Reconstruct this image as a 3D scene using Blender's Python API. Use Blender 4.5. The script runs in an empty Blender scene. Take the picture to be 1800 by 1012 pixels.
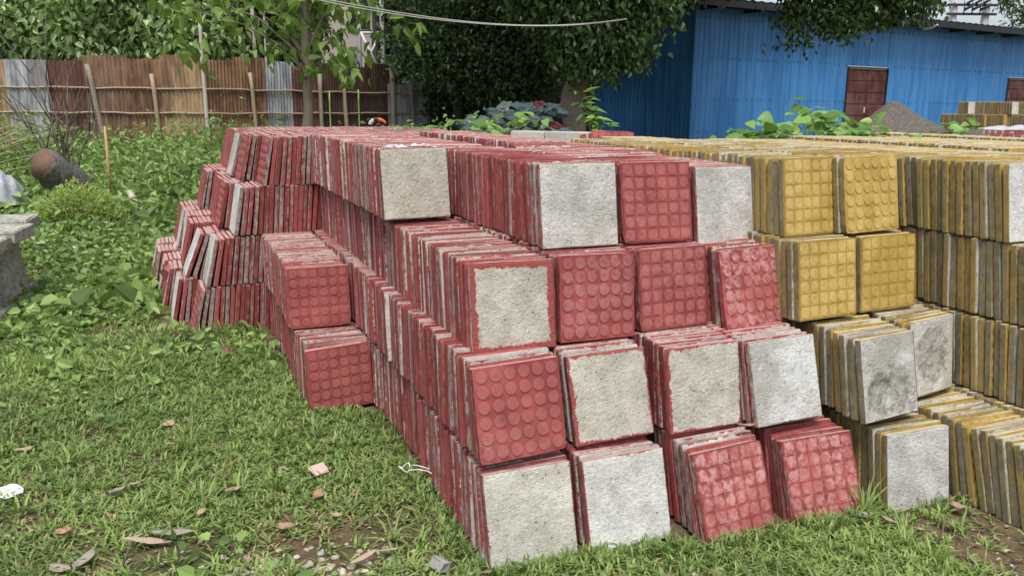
import bpy, math, random
import numpy as np
from math import radians as R, sin, cos, tan, pi, atan2, sqrt
from mathutils import Matrix, Vector
SC = bpy.context.scene; COL = SC.collection
rng = np.random.default_rng(7); rnd = random.Random(11)

# ------------------------------------------------------------------ camera, sky, sun, exposure
F, PITCH, ROLL, H = 1424.31, 0.22120928, 0.00948112, 1.38798772     # focal length in pixels of the 1800 px wide photograph
_f = np.array([0, cos(PITCH), -sin(PITCH)]); _r0 = np.array([1., 0, 0]); _u0 = np.cross(_r0, _f)
CR = cos(ROLL)*_r0 + sin(ROLL)*_u0; CU = -sin(ROLL)*_r0 + cos(ROLL)*_u0; CF = _f
cam = bpy.data.cameras.new('camera'); camo = bpy.data.objects.new('camera', cam); COL.objects.link(camo)
cam.sensor_width = 36; cam.lens = F/1800*36; cam.clip_start = 0.05; cam.clip_end = 1500
m = Matrix.Identity(4)
for i in range(3): m[i][0] = CR[i]; m[i][1] = CU[i]; m[i][2] = -CF[i]
m[2][3] = H; camo.matrix_world = m; SC.camera = camo
SUN_EL, SUN_AZ = R(66), R(182)          # azimuth measured clockwise from +Y
W = bpy.data.worlds.new('World'); SC.world = W; W.use_nodes = True
nt = W.node_tree; bg = nt.nodes['Background']
sky = nt.nodes.new('ShaderNodeTexSky'); sky.sky_type = 'NISHITA'; sky.sun_disc = False
sky.sun_elevation = SUN_EL; sky.sun_rotation = SUN_AZ; sky.air_density = 1.0; sky.dust_density = 3.0; sky.ozone_density = 1.0
hs = nt.nodes.new('ShaderNodeHueSaturation'); hs.inputs['Saturation'].default_value = 0.58; hs.inputs['Value'].default_value = 1.0
nt.links.new(sky.outputs[0], hs.inputs['Color']); nt.links.new(hs.outputs[0], bg.inputs[0]); bg.inputs[1].default_value = 0.13
sl = bpy.data.lights.new('sun', 'SUN'); sl.energy = 2.3; sl.angle = R(28); sl.color = (1, .97, .92)
so = bpy.data.objects.new('sun', sl); COL.objects.link(so)
sd = Vector((sin(SUN_AZ)*cos(SUN_EL), cos(SUN_AZ)*cos(SUN_EL), sin(SUN_EL)))
so.rotation_euler = sd.to_track_quat('Z', 'Y').to_euler()
vs = SC.view_settings; vs.view_transform = 'Standard'; vs.look = 'None'; vs.gamma = 1; vs.use_curve_mapping = False; vs.exposure = 0.60
try: SC.cycles.max_bounces = 6; SC.cycles.use_denoising = True; SC.cycles.transparent_max_bounces = 4
except Exception: pass

# ------------------------------------------------------------------ measuring helpers
def ray(x, y): return CF + CR*(x-900)/F - CU*(y-506)/F
def up(x, y, z):
    d = ray(x, y); return np.array([0, 0, H]) + (z-H)/d[2]*d
def atY(x, y, Y):
    d = ray(x, y); return np.array([0, 0, H]) + Y/d[1]*d
def px(P):
    d = np.asarray(P, float)-np.array([0, 0, H]); w = d@CF
    return np.stack([900+F*(d@CR)/w, 506-F*(d@CU)/w], -1)
TH = R(24.5); DV = np.array([-sin(TH), cos(TH)]); EV = np.array([cos(TH), sin(TH)])
def uv(u, v): return EV*u + DV*v
def toUV(P): P = np.asarray(P)[..., :2]; return P@EV, P@DV

# ------------------------------------------------------------------ object helpers
def tag(o, label=None, cat=None, group=None, kind=None):
    if label: o['label'] = label
    if cat: o['category'] = cat
    if group: o['group'] = group
    if kind: o['kind'] = kind
    return o
def empty(name, loc, rz=0, label=None, cat=None, group=None):
    o = bpy.data.objects.new(name, None); COL.objects.link(o); o.location = loc; o.rotation_euler = (0, 0, rz)
    o.empty_display_size = .1
    return tag(o, label, cat, group)
def link(name, me, parent=None, loc=None):
    o = bpy.data.objects.new(name, me); COL.objects.link(o)
    if parent: o.parent = parent
    if loc is not None: o.location = loc
    return o
def mesh_np(name, V, T, mats, attrs=None, midx=None, smooth=False):
    """V (n,3), T (m,k) faces with the same number of corners"""
    me = bpy.data.meshes.new(name); V = np.asarray(V, np.float32); T = np.asarray(T, np.int32); k = T.shape[1]
    me.vertices.add(len(V)); me.vertices.foreach_set('co', V.ravel())
    me.loops.add(T.size); me.loops.foreach_set('vertex_index', T.ravel())
    me.polygons.add(len(T)); me.polygons.foreach_set('loop_start', np.arange(0, T.size, k, dtype=np.int32))
    me.polygons.foreach_set('loop_total', np.full(len(T), k, np.int32))
    for mt in mats: me.materials.append(mt)
    if midx is not None: me.polygons.foreach_set('material_index', np.asarray(midx, np.int32))
    me.polygons.foreach_set('use_smooth', np.full(len(T), smooth, bool))
    me.update(calc_edges=True)
    for n, a in (attrs or {}).items():
        a = np.asarray(a, np.float32)
        if a.ndim == 1: me.attributes.new(n, 'FLOAT', 'POINT').data.foreach_set('value', a)
        else: me.attributes.new(n, 'FLOAT_VECTOR', 'POINT').data.foreach_set('vector', a.ravel())
    return me
class MB:
    def __init__(s): s.v = []; s.f = []; s.m = []; s.sm = []
    def add(s, V, Fs, m=0, smooth=False):
        b = len(s.v); s.v += [tuple(map(float, p)) for p in V]
        for f in Fs: s.f.append([b+i for i in f]); s.m.append(m); s.sm.append(smooth)
        return s
    def box(s, c, d, m=0, rot=None, taper=1.0, jit=0.0, bev=0.0):
        c = np.array(c, float); x, y, z = np.array(d, float)/2; P = []
        if bev:
            for zz, k in ((-z, 1), (-z+bev, 0), (z-bev, 0), (z, 1)):
                t = taper if zz > 0 else 1
                for sx, sy in ((-1, -1), (1, -1), (1, 1), (-1, 1)): P.append([sx*(x-bev*k)*t, sy*(y-bev*k)*t, zz])
        else:
            for zz, t in ((-z, 1), (z, taper)):
                for sx, sy in ((-1, -1), (1, -1), (1, 1), (-1, 1)): P.append([sx*x*t, sy*y*t, zz])
        P = np.array(P)
        if jit: P = P + np.array([[rnd.uniform(-jit, jit) for _ in range(3)] for _ in P])
        if rot is not None: P = P@np.array(rot).T
        P = P+c; n = len(P)//4; Fs = [(3, 2, 1, 0)]
        for r in range(n-1):
            for i in range(4): j = (i+1) % 4; Fs.append((r*4+i, r*4+j, r*4+4+j, r*4+4+i))
        Fs.append(tuple((n-1)*4+i for i in range(4)))
        return s.add(P, Fs, m)
    def tube(s, pts, rad, seg=6, m=0, caps=True, smooth=True):
        pts = [np.array(p, float) for p in pts]; n = len(pts)
        if not hasattr(rad, '__len__'): rad = [rad]*n
        P = []; prev = None
        for i in range(n):
            t = pts[min(i+1, n-1)]-pts[max(i-1, 0)]; t = t/(np.linalg.norm(t)+1e-9)
            a = np.array([1., 0, 0]) if prev is None and abs(t[0]) < .8 else (np.array([0, 1., 0]) if prev is None else prev)
            a = a - t*(a@t); a /= np.linalg.norm(a)+1e-9; prev = a; b = np.cross(t, a)
            for k in range(seg): an = 2*pi*k/seg; P.append(pts[i]+rad[i]*(a*cos(an)+b*sin(an)))
        Fs = [(i*seg+k, i*seg+(k+1) % seg, (i+1)*seg+(k+1) % seg, (i+1)*seg+k) for i in range(n-1) for k in range(seg)]
        if caps: Fs += [tuple(range(seg))[::-1], tuple((n-1)*seg+k for k in range(seg))]
        return s.add(P, Fs, m, smooth)
    def mesh(s, name, mats):
        me = bpy.data.meshes.new(name); me.from_pydata(s.v, [], s.f)
        for mt in mats: me.materials.append(mt)
        me.polygons.foreach_set('material_index', s.m); me.polygons.foreach_set('use_smooth', s.sm); me.update(); return me
    def build(s, name, mats, parent=None, loc=None): return link(name, s.mesh(name, mats if isinstance(mats, (list, tuple)) else [mats]), parent, loc)
def rotz(a): return np.array([[cos(a), -sin(a), 0], [sin(a), cos(a), 0], [0, 0, 1]])
def rotx(a): return np.array([[1, 0, 0], [0, cos(a), -sin(a)], [0, sin(a), cos(a)]])
def roty(a): return np.array([[cos(a), 0, sin(a)], [0, 1, 0], [-sin(a), 0, cos(a)]])
def wob(x, y, s=1.0, seed=0):
    x = np.asarray(x)*s+seed*3.1; y = np.asarray(y)*s+seed*1.7
    return (np.sin(x*1.3+.7*np.sin(y*1.9))+np.sin(y*1.7+1.1*np.sin(x*1.1+2))+.5*np.sin(x*3.7+y*2.9)+.5*np.sin(y*4.3-x*2.3+1))/3

# ------------------------------------------------------------------ material helpers
class NT:
    def __init__(s, name, rough=.8, spec=.3):
        s.m = bpy.data.materials.new(name); s.m.use_nodes = True; s.t = s.m.node_tree; s.b = s.t.nodes['Principled BSDF']
        s.b.inputs['Roughness'].default_value = rough; s.b.inputs['Specular IOR Level'].default_value = spec
    def n(s, ty, **kw):
        o = s.t.nodes.new('ShaderNode'+ty)
        for k, v in kw.items(): setattr(o, k, v)
        return o
    def l(s, a, b): s.t.links.new(a, b)
    def put(s, inp, v):
        if hasattr(v, 'is_output'): s.l(v, inp)
        elif isinstance(v, (tuple, list)) and len(v) == 3 and inp.type == 'RGBA': inp.default_value = (*v, 1)
        else: inp.default_value = v
    def math(s, op, a, b=0.0, c=None, clamp=False):
        o = s.n('Math', operation=op, use_clamp=clamp); s.put(o.inputs[0], a); s.put(o.inputs[1], b)
        if c is not None: s.put(o.inputs[2], c)
        return o.outputs[0]
    def vmath(s, op, a, b):
        o = s.n('VectorMath', operation=op); s.put(o.inputs[0], a); s.put(o.inputs[1], b); return o.outputs[0]
    def mix(s, f, a, b, mode='MIX'):
        o = s.n('Mix', data_type='RGBA', blend_type=mode); s.put(o.inputs[0], f); s.put(o.inputs[6], a); s.put(o.inputs[7], b); return o.outputs[2]
    def noise(s, vec, scale, detail=4, rough=.6, out=0):
        o = s.n('TexNoise'); s.l(vec, o.inputs['Vector']); o.inputs['Scale'].default_value = scale; o.inputs['Detail'].default_value = detail
        o.inputs['Roughness'].default_value = rough; return o.outputs[out]
    def voro(s, vec, scale, feature='F1', out='Distance'):
        o = s.n('TexVoronoi', feature=feature); s.l(vec, o.inputs['Vector']); o.inputs['Scale'].default_value = scale; return o.outputs[out]
    def ss(s, x, a, b):                        # smoothstep a..b -> 0..1
        o = s.n('MapRange', interpolation_type='SMOOTHSTEP'); s.put(o.inputs[0], x); s.put(o.inputs[1], a); s.put(o.inputs[2], b); return o.outputs[0]
    def attr(s, name, out='Vector'): o = s.n('Attribute', attribute_name=name); return o.outputs[out]
    def obj(s): return s.n('TexCoord').outputs['Object']
    def pos(s): return s.n('NewGeometry').outputs['Position']
    def color(s, c): s.put(s.b.inputs['Base Color'], c)
    def bump(s, h, strength=.5, dist=.01):
        o = s.n('Bump'); o.inputs['Strength'].default_value = strength; o.inputs['Distance'].default_value = dist
        s.l(h, o.inputs['Height']); s.l(o.outputs[0], s.b.inputs['Normal'])
def flat(name, c, rough=.8, var=.25, scale=6, bump=0, spec=.3, metal=0):
    t = NT(name, rough, spec); p = t.obj(); n = t.noise(p, scale, 5, .65)
    t.color(t.mix(n, tuple(k*(1-var) for k in c), tuple(min(1, k*(1+var)) for k in c)))
    t.b.inputs['Metallic'].default_value = metal
    if bump: t.bump(t.noise(p, scale*6, 5, .7), bump, .01)
    return t.m
def leaf_mat(name, dark, light, rough=.5, trans=.25, spec=.35, orand=False):
    t = NT(name, rough, spec); a = t.n('ObjectInfo').outputs['Random'] if orand else t.attr('rnd', 'Fac')
    p = t.pos(); big = t.noise(p, 1.3, 2)
    f = t.math('ADD', t.math('MULTIPLY', a, .75), t.math('MULTIPLY', big, .4), clamp=True)
    c = t.mix(f, dark, light); t.color(c)
    tr = t.n('BsdfTranslucent'); t.put(tr.inputs[0], t.mix(.5, c, (light[0]*1.3, light[1]*1.3, light[2]*.6)))
    ms = t.n('MixShader'); ms.inputs[0].default_value = trans
    t.l(t.b.outputs[0], ms.inputs[1]); t.l(tr.outputs[0], ms.inputs[2]); t.l(ms.outputs[0], t.t.nodes['Material Output'].inputs[0])
    return t.m

# ------------------------------------------------------------------ tile materials (tc = tile coordinate, seed = per tile)
def tile_nodes(t):
    tc = t.attr('tc'); oi = t.n('ObjectInfo')
    seed = t.math('ADD', t.math('MULTIPLY', oi.outputs['Random'], 10.0), t.attr('seed', 'Fac'))
    cx = t.n('CombineXYZ'); t.l(t.math('MULTIPLY', seed, 3.7), cx.inputs[0]); t.l(t.math('MULTIPLY', seed, 1.9), cx.inputs[1]); t.l(t.math('MULTIPLY', seed, 5.3), cx.inputs[2])
    p = t.vmath('ADD', tc, cx.outputs[0]); sp = t.n('SeparateXYZ'); t.l(tc, sp.inputs[0])
    oc = t.n('SeparateColor'); t.l(oi.outputs['Color'], oc.inputs[0])
    fr = t.math('FRACT', t.math('MULTIPLY', seed, 7.31))
    return tc, p, sp, oc, fr, seed, cx.outputs[0]
def stretch(t, v, s): return t.vmath('MULTIPLY', v, s)
PAL = dict(red=dict(deep=(.22, .042, .038), mid=(.35, .084, .077), dust=(.50, .25, .235), dirt=(.10, .030, .026), edge=(.34, .080, .074), edge2=(.18, .038, .034)),
           yellow=dict(deep=(.34, .215, .035), mid=(.50, .35, .095), dust=(.66, .52, .24), dirt=(.22, .145, .035), edge=(.31, .225, .080), edge2=(.155, .125, .065)))
def face_mat(k):
    c = PAL[k]; t = NT('painted_face_'+k, .62, .3); tc, p, sp, oc, fr, seed, off = tile_nodes(t)
    n1 = t.noise(p, 9, 5, .65); n2 = t.noise(p, 38, 6, .72); n3 = t.noise(p, 4, 3, .5)
    col = t.mix(t.ss(n1, .35, .68), c['deep'], c['mid'])
    proud = t.ss(sp.outputs[1], -.0014, -.0021)
    d = t.math('MULTIPLY', t.ss(t.math('ADD', n2, t.math('MULTIPLY', proud, .05)), .44, .66), t.math('MULTIPLY', t.math('ADD', oc.outputs[0], .12), t.ss(n3, .36, .6)), clamp=True)
    col = t.mix(t.math('MULTIPLY', proud, .18), col, c['dust'])
    col = t.mix(d, col, c['dust'])
    gv = t.math('MULTIPLY', t.attr('groove', 'Fac'), t.ss(sp.outputs[1], -.0008, -.0003)); col = t.mix(t.math('MULTIPLY', gv, .55), col, tuple(x*.6 for x in c['dirt']))
    # dirt gathered round the discs and wet or stained patches
    n4 = t.noise(p, 17, 4, .6); col = t.mix(t.math('MULTIPLY', t.ss(n4, .6, .75), .45), col, c['dirt'])
    wet = t.math('MULTIPLY', t.ss(t.math('ADD', n3, t.math('MULTIPLY', t.noise(p, 25, 3), .12)), .50, .60), oc.outputs[2])
    col = t.mix(t.math('MULTIPLY', wet, .55), col, c['deep'])
    sp2 = t.ss(t.voro(p, 60), .10, .03); col = t.mix(t.math('MULTIPLY', sp2, .35), col, (.5, .45, .42))
    t.color(col); t.put(t.b.inputs['Roughness'], t.math('SUBTRACT', .72, t.math('MULTIPLY', wet, .35)))
    t.bump(t.math('ADD', n2, t.math('MULTIPLY', t.noise(p, 160, 3), .4)), .25, .002); return t.m
def edge_mat(k):
    c = PAL[k]; t = NT('chipped_edge_'+k, .85, .25); tc, p, sp, oc, fr, seed, off = tile_nodes(t)
    s = t.vmath('ADD', stretch(t, tc, (24, 90, 24)), off); n1 = t.noise(s, 1.0, 5, .68)
    s2 = t.vmath('ADD', stretch(t, tc, (30, 200, 30)), off); n2 = t.noise(s2, 1.0, 4, .7)
    bias = t.math('MULTIPLY', t.math('SUBTRACT', sp.outputs[1], .012), 7.0)
    thr = t.math('ADD', t.math('MULTIPLY', t.math('SUBTRACT', fr, .5), -.34), {'red': .56, 'yellow': .55}[k])
    m = t.math('ADD', t.math('ADD', t.math('MULTIPLY', n1, .8), t.math('MULTIPLY', n2, .2)), bias)
    cem = t.ss(t.math('SUBTRACT', m, thr), -.03, .05); cem = t.math('MULTIPLY', cem, t.math('ADD', .45, t.math('MULTIPLY', t.ss(t.noise(p, 35, 4, .7), .35, .6), .55)))
    fr2 = t.math('FRACT', t.math('MULTIPLY', seed, 3.17)); n3 = t.noise(p, 22, 5, .7)
    paint = t.mix(t.ss(t.math('ADD', n3, t.math('MULTIPLY', t.math('SUBTRACT', fr2, .5), .35)), .3, .7), c['edge2'], c['edge'])
    paint = t.mix(t.math('MULTIPLY', t.ss(n2, .58, .72), .35), paint, c['dust'])
    cement = t.mix(t.ss(n3, .3, .7), (.19, .17, .145) if k == 'red' else (.145, .13, .095), (.38, .355, .32) if k == 'red' else (.235, .22, .17))
    top = t.math('MULTIPLY', t.ss(sp.outputs[2], .2975, .2995), t.math('ADD', .22, t.math('MULTIPLY', n3, .55)))  # top edges paler: bright overhead sky light painted into the edge colour
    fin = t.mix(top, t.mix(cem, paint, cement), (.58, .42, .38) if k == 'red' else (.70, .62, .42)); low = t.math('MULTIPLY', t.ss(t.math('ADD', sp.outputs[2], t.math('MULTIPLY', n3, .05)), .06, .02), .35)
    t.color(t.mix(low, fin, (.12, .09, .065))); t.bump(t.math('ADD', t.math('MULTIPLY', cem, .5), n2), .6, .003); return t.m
def back_mat(k):
    c = PAL[k]; t = NT('cement_back_'+k, .92, .2); tc, p, sp, oc, fr, seed, off = tile_nodes(t)
    ax = t.math('ABSOLUTE', sp.outputs[0]); az = t.math('ABSOLUTE', t.math('SUBTRACT', sp.outputs[2], .15))
    e = t.math('ADD', t.math('MAXIMUM', ax, az), t.math('MULTIPLY', t.math('SUBTRACT', t.noise(p, 34, 6, .8), .5), .05))
    e = t.math('ADD', e, t.math('MULTIPLY', t.math('SUBTRACT', t.noise(p, 6, 2), .5), .03))
    w = t.math('SUBTRACT', .1535, t.math('MULTIPLY', oc.outputs[1], .026))
    rim = t.ss(t.math('SUBTRACT', e, w), -.0007, .0009)
    n1 = t.noise(p, 14, 6, .7); n2 = t.noise(p, 75, 5, .75); n3 = t.noise(p, 5, 3, .6)
    beige = t.mix(t.ss(n1, .3, .7), (.44, .405, .31), (.64, .61, .50)); white = t.mix(t.ss(n1, .3, .7), (.52, .515, .49), (.78, .78, .76))
    col = t.mix(oc.outputs[2], beige, white)
    col = t.mix(t.math('MULTIPLY', t.ss(n2, .47, .34), .5), col, (.22, .205, .17)); col = t.mix(t.math('MULTIPLY', t.ss(t.noise(p, 90, 4, .8), .55, .68), .3), col, (.80, .79, .74)); col = t.mix(t.math('MULTIPLY', t.ss(t.noise(p, 2.6, 4, .6), .40, .64), t.math('MULTIPLY', fr, .75)), col, (.29, .275, .22)); col = t.mix(t.math('MULTIPLY', t.ss(t.noise(t.vmath('MULTIPLY', p, (1, 1, .25)), 14, 4, .6), .56, .68), .22), col, (.70, .70, .66))  # hollows of the relief noise darkened: cavity shade painted into the cement colour
    col = t.mix(t.math('MULTIPLY', t.ss(n3, .56, .72), .28), col, (.30, .28, .235))
    pit = t.ss(t.math('ADD', t.voro(p, 46), t.math('MULTIPLY', n1, .45)), .34, .27); col = t.mix(t.math('MULTIPLY', pit, .65), col, (.12, .11, .09))
    spk = t.math('MULTIPLY', t.ss(t.noise(p, 30, 5, .8), .66, .70), t.math('MULTIPLY', oc.outputs[1], .8)); rim = t.math('MAXIMUM', rim, spk)
    dg = t.attr('dmg', 'Fac'); vd = t.noise(p, 26, 6, .8); col = t.mix(t.math('MULTIPLY', t.ss(dg, .3, .9), .45), col, (.34, .32, .26)); col = t.mix(t.math('MULTIPLY', t.math('MULTIPLY', t.ss(dg, .1, .5), t.ss(vd, .54, .44)), .55), col, (.12, .11, .09))
    paint = t.mix(t.ss(n2, .35, .65), c['edge'], c['mid']); t.color(t.mix(rim, col, paint))
    h = t.math('ADD', t.math('MULTIPLY', n2, 1.0), t.math('MULTIPLY', t.noise(p, 220, 3), .5)); h = t.math('SUBTRACT', h, t.math('MULTIPLY', pit, .8))
    t.bump(h, 1.0, .008); return t.m
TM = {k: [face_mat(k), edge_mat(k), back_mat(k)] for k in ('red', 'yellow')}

# ------------------------------------------------------------------ tile geometry
def outline(hx, z0, z1, r, seg=3, side=0):
    P = []
    for cx_, cz_, a0 in ((hx-r, z1-r, 0), (-hx+r, z1-r, 90), (-hx+r, z0+r, 180), (hx-r, z0+r, 270)):
        for k in range(seg+1):
            a = R(a0+90*k/seg); P.append((cx_+r*cos(a), cz_+r*sin(a)))
    if side:
        Q = []
        for i, p in enumerate(P):
            q = P[(i+1) % len(P)]; Q.append(p)
            if (i+1) % (seg+1) == 0:
                for k in range(1, side): Q.append((p[0]+(q[0]-p[0])*k/side, p[1]+(q[1]-p[1])*k/side))
        P = Q
    return np.array(P)
def vnoise(x, z, seed):
    r_ = np.random.default_rng(seed); out = 0
    for s_, a in ((25, 1), (60, .6), (130, .45), (260, .3)):
        for _ in range(3):
            k = r_.normal(size=2)*s_; out = out + a*np.sin(x*k[0]+z*k[1]+r_.uniform(0, 6.3))/3
    return out
def tile_mesh(kind, style, hi, seed, flip, damage=None):
    """front relief side at y=0 facing -Y, body behind; flip turns the cement side to -Y. Origin at the middle of the lower front edge."""
    S, t, b = .150, .0235, .0018; mb = MB(); r_ = random.Random(seed); y0 = .003
    O = outline(S, 0.0, .30, .006, 3 if hi else 2, 8 if hi else 0); n = len(O); c = np.array([0, .15])
    jit = np.array([[r_.uniform(-1, 1)*(.0012 if hi else .0008) for _ in range(2)] for _ in O])
    for cx_, cz_ in ((S, .3), (-S, .3), (S, 0), (-S, 0)):
        if r_.random() < (.45 if hi else .3):
            rad = r_.uniform(.008, .02)
            for q in range(n):
                d_ = math.hypot(O[q][0]-cx_, O[q][1]-cz_)
                if d_ < rad: jit[q] += (c-O[q])/np.linalg.norm(c-O[q])*(rad-d_)*.55
    rings = []
    for y, ins in ((y0, b), (y0+b, 0), (y0+t*.55, -.0002), (y0+t-b, 0), (y0+t, b)):
        Q = O+jit*(1 if ins <= 0 else .5); d = Q-c; Q = c+d*(1-ins/.15); rings.append(np.stack([Q[:, 0], np.full(n, y), Q[:, 1]], 1))
    V = np.concatenate(rings); DM = {}
    Fs = [((i+1)*n+k, (i+1)*n+(k+1) % n, i*n+(k+1) % n, i*n+k) for i in range(4) for k in range(n)]
    mb.add(V, Fs, 1); mb.add(rings[0], [tuple(range(n))], 0)
    if hi and flip:                                   # rough cement really in relief
        g = 72; xs = np.linspace(-S+.003, S-.003, g); zs = np.linspace(.003, .297, g); X, Z = np.meshgrid(xs, zs)
        Y = y0+t+.0006+vnoise(X, Z, seed)*.0009+rng.normal(0, .00045, X.shape)
        Dg = X*0
        if damage:
            for (dx, dz, rr, dep) in damage:
                m_ = np.clip(1-np.hypot(X-dx, (Z-dz)*1.0)/rr, 0, 1)+vnoise(X, Z, seed+9)*.10; Dg = np.maximum(Dg, np.clip(m_*2.4, 0, 1)); Y = Y - dep*np.clip(m_*2.4, 0, 1)+np.where(m_ > .1, vnoise(X*.7, Z*.7, seed+5)*.0026, 0)
        ed = (X == xs[0]) | (X == xs[-1]) | (Z == zs[0]) | (Z == zs[-1]); Y = np.where(ed, y0+t-.001, Y)
        V2 = np.stack([X.ravel(), Y.ravel(), Z.ravel()], 1); DM = {len(mb.v): Dg.ravel()}
        mb.add(V2, [((i+1)*g+j, (i+1)*g+j+1, i*g+j+1, i*g+j) for i in range(g-1) for j in range(g-1)], 2, True)
    else: mb.add(rings[-1], [tuple(range(n))[::-1]], 2)
    if style != 'plain':
        pitch = .0478; seg = 20 if hi else 10; rr = .0202 if style == 'disc' else .0192
        for i in range(6):
            for j in range(6):
                x = (i-2.5)*pitch; z = .15+(j-2.5)*pitch; base = y0
                if style == 'grid':
                    h = .0229; q = .0014
                    P = [(x+sx*h*k, yy, z+sz*h*k) for yy, k in ((y0+.0005, 1), (y0-.0007, 1), (y0-.0011, .975)) for sx, sz in ((-1, -1), (1, -1), (1, 1), (-1, 1))]
                    mb.add(P, [(a*4+k, a*4+(k+1) % 4, a*4+4+(k+1) % 4, a*4+4+k) for a in range(2) for k in range(4)]+[(8, 9, 10, 11)], 0); base = y0-.0011
                top = base-(.0024 if style == 'disc' else .0011)
                prof = ((base+.0004, 1.0), (top+.0004, .99), (top, .95)) if hi else ((base+.0004, 1.0), (top, .95))
                P = [(x+rr*k*cos(2*pi*a/seg), yy, z+rr*k*sin(2*pi*a/seg)) for yy, k in prof for a in range(seg)]; np_ = len(prof)
                mb.add(P, [(q*seg+a, q*seg+(a+1) % seg, (q+1)*seg+(a+1) % seg, (q+1)*seg+a) for q in range(np_-1) for a in range(seg)]+[tuple((np_-1)*seg+a for a in range(seg))], 0)
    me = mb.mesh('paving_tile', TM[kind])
    tc = np.array(mb.v, np.float32); me.attributes.new('tc', 'FLOAT_VECTOR', 'POINT').data.foreach_set('vector', (tc-np.array([0, y0, 0], np.float32)).ravel())
    me.attributes.new('groove', 'FLOAT', 'POINT').data.foreach_set('value', np.full(len(tc), 1.0 if style == 'grid' else 0.0, np.float32))
    dm = np.zeros(len(tc), np.float32)
    for k_, a_ in DM.items(): dm[k_:k_+len(a_)] = a_
    me.attributes.new('dmg', 'FLOAT', 'POINT').data.foreach_set('value', dm)
    co = tc.copy()
    if flip: co[:, 0] *= -1; co[:, 1] = (t+y0)-co[:, 1]
    else: co[:, 1] -= 0
    me.vertices.foreach_set('co', co.ravel()); me.update(); return me
_tm = {}
def get_tile(kind, style, hi, flip, var=0, damage=None):
    k = (kind, style, hi, flip, var, bool(damage))
    if k not in _tm: _tm[k] = tile_mesh(kind, style, hi, hash((style, hi, flip, var)) % 9999 if False else (var*7+3*hi+11*flip+len(style)), flip, damage)
    return _tm[k]

# ------------------------------------------------------------------ rows of tiles standing on edge
TILES = []      # dict(kind, P, yaw, lean, roll, score, label, front, style, flip, color)
LEVEL = {0: 'bottom layer', 1: 'second layer up', 2: 'third layer up', 3: 'top layer'}
def ordw(n): return str(n)+('th' if 10 <= n % 100 <= 20 else {1: 'st', 2: 'nd', 3: 'rd'}.get(n % 10, 'th'))
ROWTH = R(22.8)
def row(kind, name, lev, x, y, z, yaw, lean, roll, length, rowyaw=ROWTH, tgt_lean=R(7), front=None, left=True, topx=lambda d: True, lat=.006, zf=None, cnt=999, gapx=.0030, label=None, style0=None, stop=None):
    """x, y: middle of the lower front edge of the first tile; the row runs back along its normal"""
    t = .0275 if kind == 'red' else .0285; S = .30
    n = np.array([-sin(rowyaw), cos(rowyaw)]); a = np.array([cos(rowyaw), sin(rowyaw)]); rid = rnd.random()
    b = 0.0; tp = S*sin(lean); off = 0.0; lw = 0.0; i = 0; dyaw = yaw-rowyaw
    while b < length and i < cnt:
        ln = math.asin(max(-.5, min(.5, (tp-b)/S)))
        if i == 0: ln = lean
        yw = rowyaw+dyaw*(.72**i)+(rnd.gauss(0, R(.45)) if i else 0)
        lw = .9*lw+rnd.gauss(0, lat*.35); o_ = lw+(rnd.gauss(0, lat*.55) if i else 0)
        if i and rnd.random() < .05: o_ += rnd.choice((-1, 1))*rnd.uniform(.004, .012)
        P = np.array([x, y])+n*b+a*o_; zz = z+(rnd.gauss(0, .0015) if i else 0)+(zf(b) if zf else 0)
        sty = rnd.choice(('disc', 'grid')) if style0 is None else style0
        fl = rnd.random() < .5; co = (rnd.uniform(.2, .8), rnd.uniform(.1, .6), rnd.uniform(0, 1), 1)
        T = dict(kind=kind, P=(P[0], P[1], zz), yaw=yw, lean=ln, roll=roll*(.6**i)+(rnd.gauss(0, .003) if i else 0), i=i, style=sty, flip=fl, color=co, hi=False, fixed=False,
                 label=(label or '{o} {k} tile behind the front, {n}, {l}').format(o=ordw(i if not label else i+1), k=kind, n=name, l=LEVEL.get(lev, 'raised layer')), damage=None)
        if i == 0 and front:
            T.update(front); T['hi'] = True; T['fixed'] = True
        # how large it shows
        c = np.array([P[0], P[1], zz+.15]); dvec = c-np.array([0, 0, H]); dist = np.linalg.norm(dvec); w = -dvec/dist
        nn = np.array([-sin(yw), cos(yw), 0]); aa = np.array([cos(yw), sin(yw), 0]); sc = 0
        if i == 0: sc += .09*max(0, -(nn@w))
        else: sc += .004*max(0, -(nn@w))
        if left: sc += .3*t*max(0, -(aa@w))
        if topx(b): sc += .3*t*max(0, w[2])
        q = px(c)
        if not (-10 < q[0] < 1812 and -40 < q[1] < 1040): sc = 0
        T['score'] = sc/dist**2; T['ok'] = True
        T['row'] = (name, lev, rid)
        TILES.append(T)
        d = tp-b; dt = S*sin(tgt_lean+rnd.gauss(0, R(1.2)))
        gb = abs(rnd.gauss(0, gapx)); gt = abs(rnd.gauss(0, gapx))
        if rnd.random() < .05: gb += rnd.uniform(0, .008)
        if rnd.random() < .05: gt += rnd.uniform(0, .008)
        if d > dt: gb += min(.010, (d-dt)*.28)
        else: gt += min(.010, (dt-d)*.28)
        b += t/cos(ln)+gb; tp += t/cos(ln)+gt; i += 1
def fr(style, flip, label, eff=.4, border=.3, white=.5, damage=None): return dict(style=style, flip=flip, color=(eff, border, white, 1), label=label, damage=damage)
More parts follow.
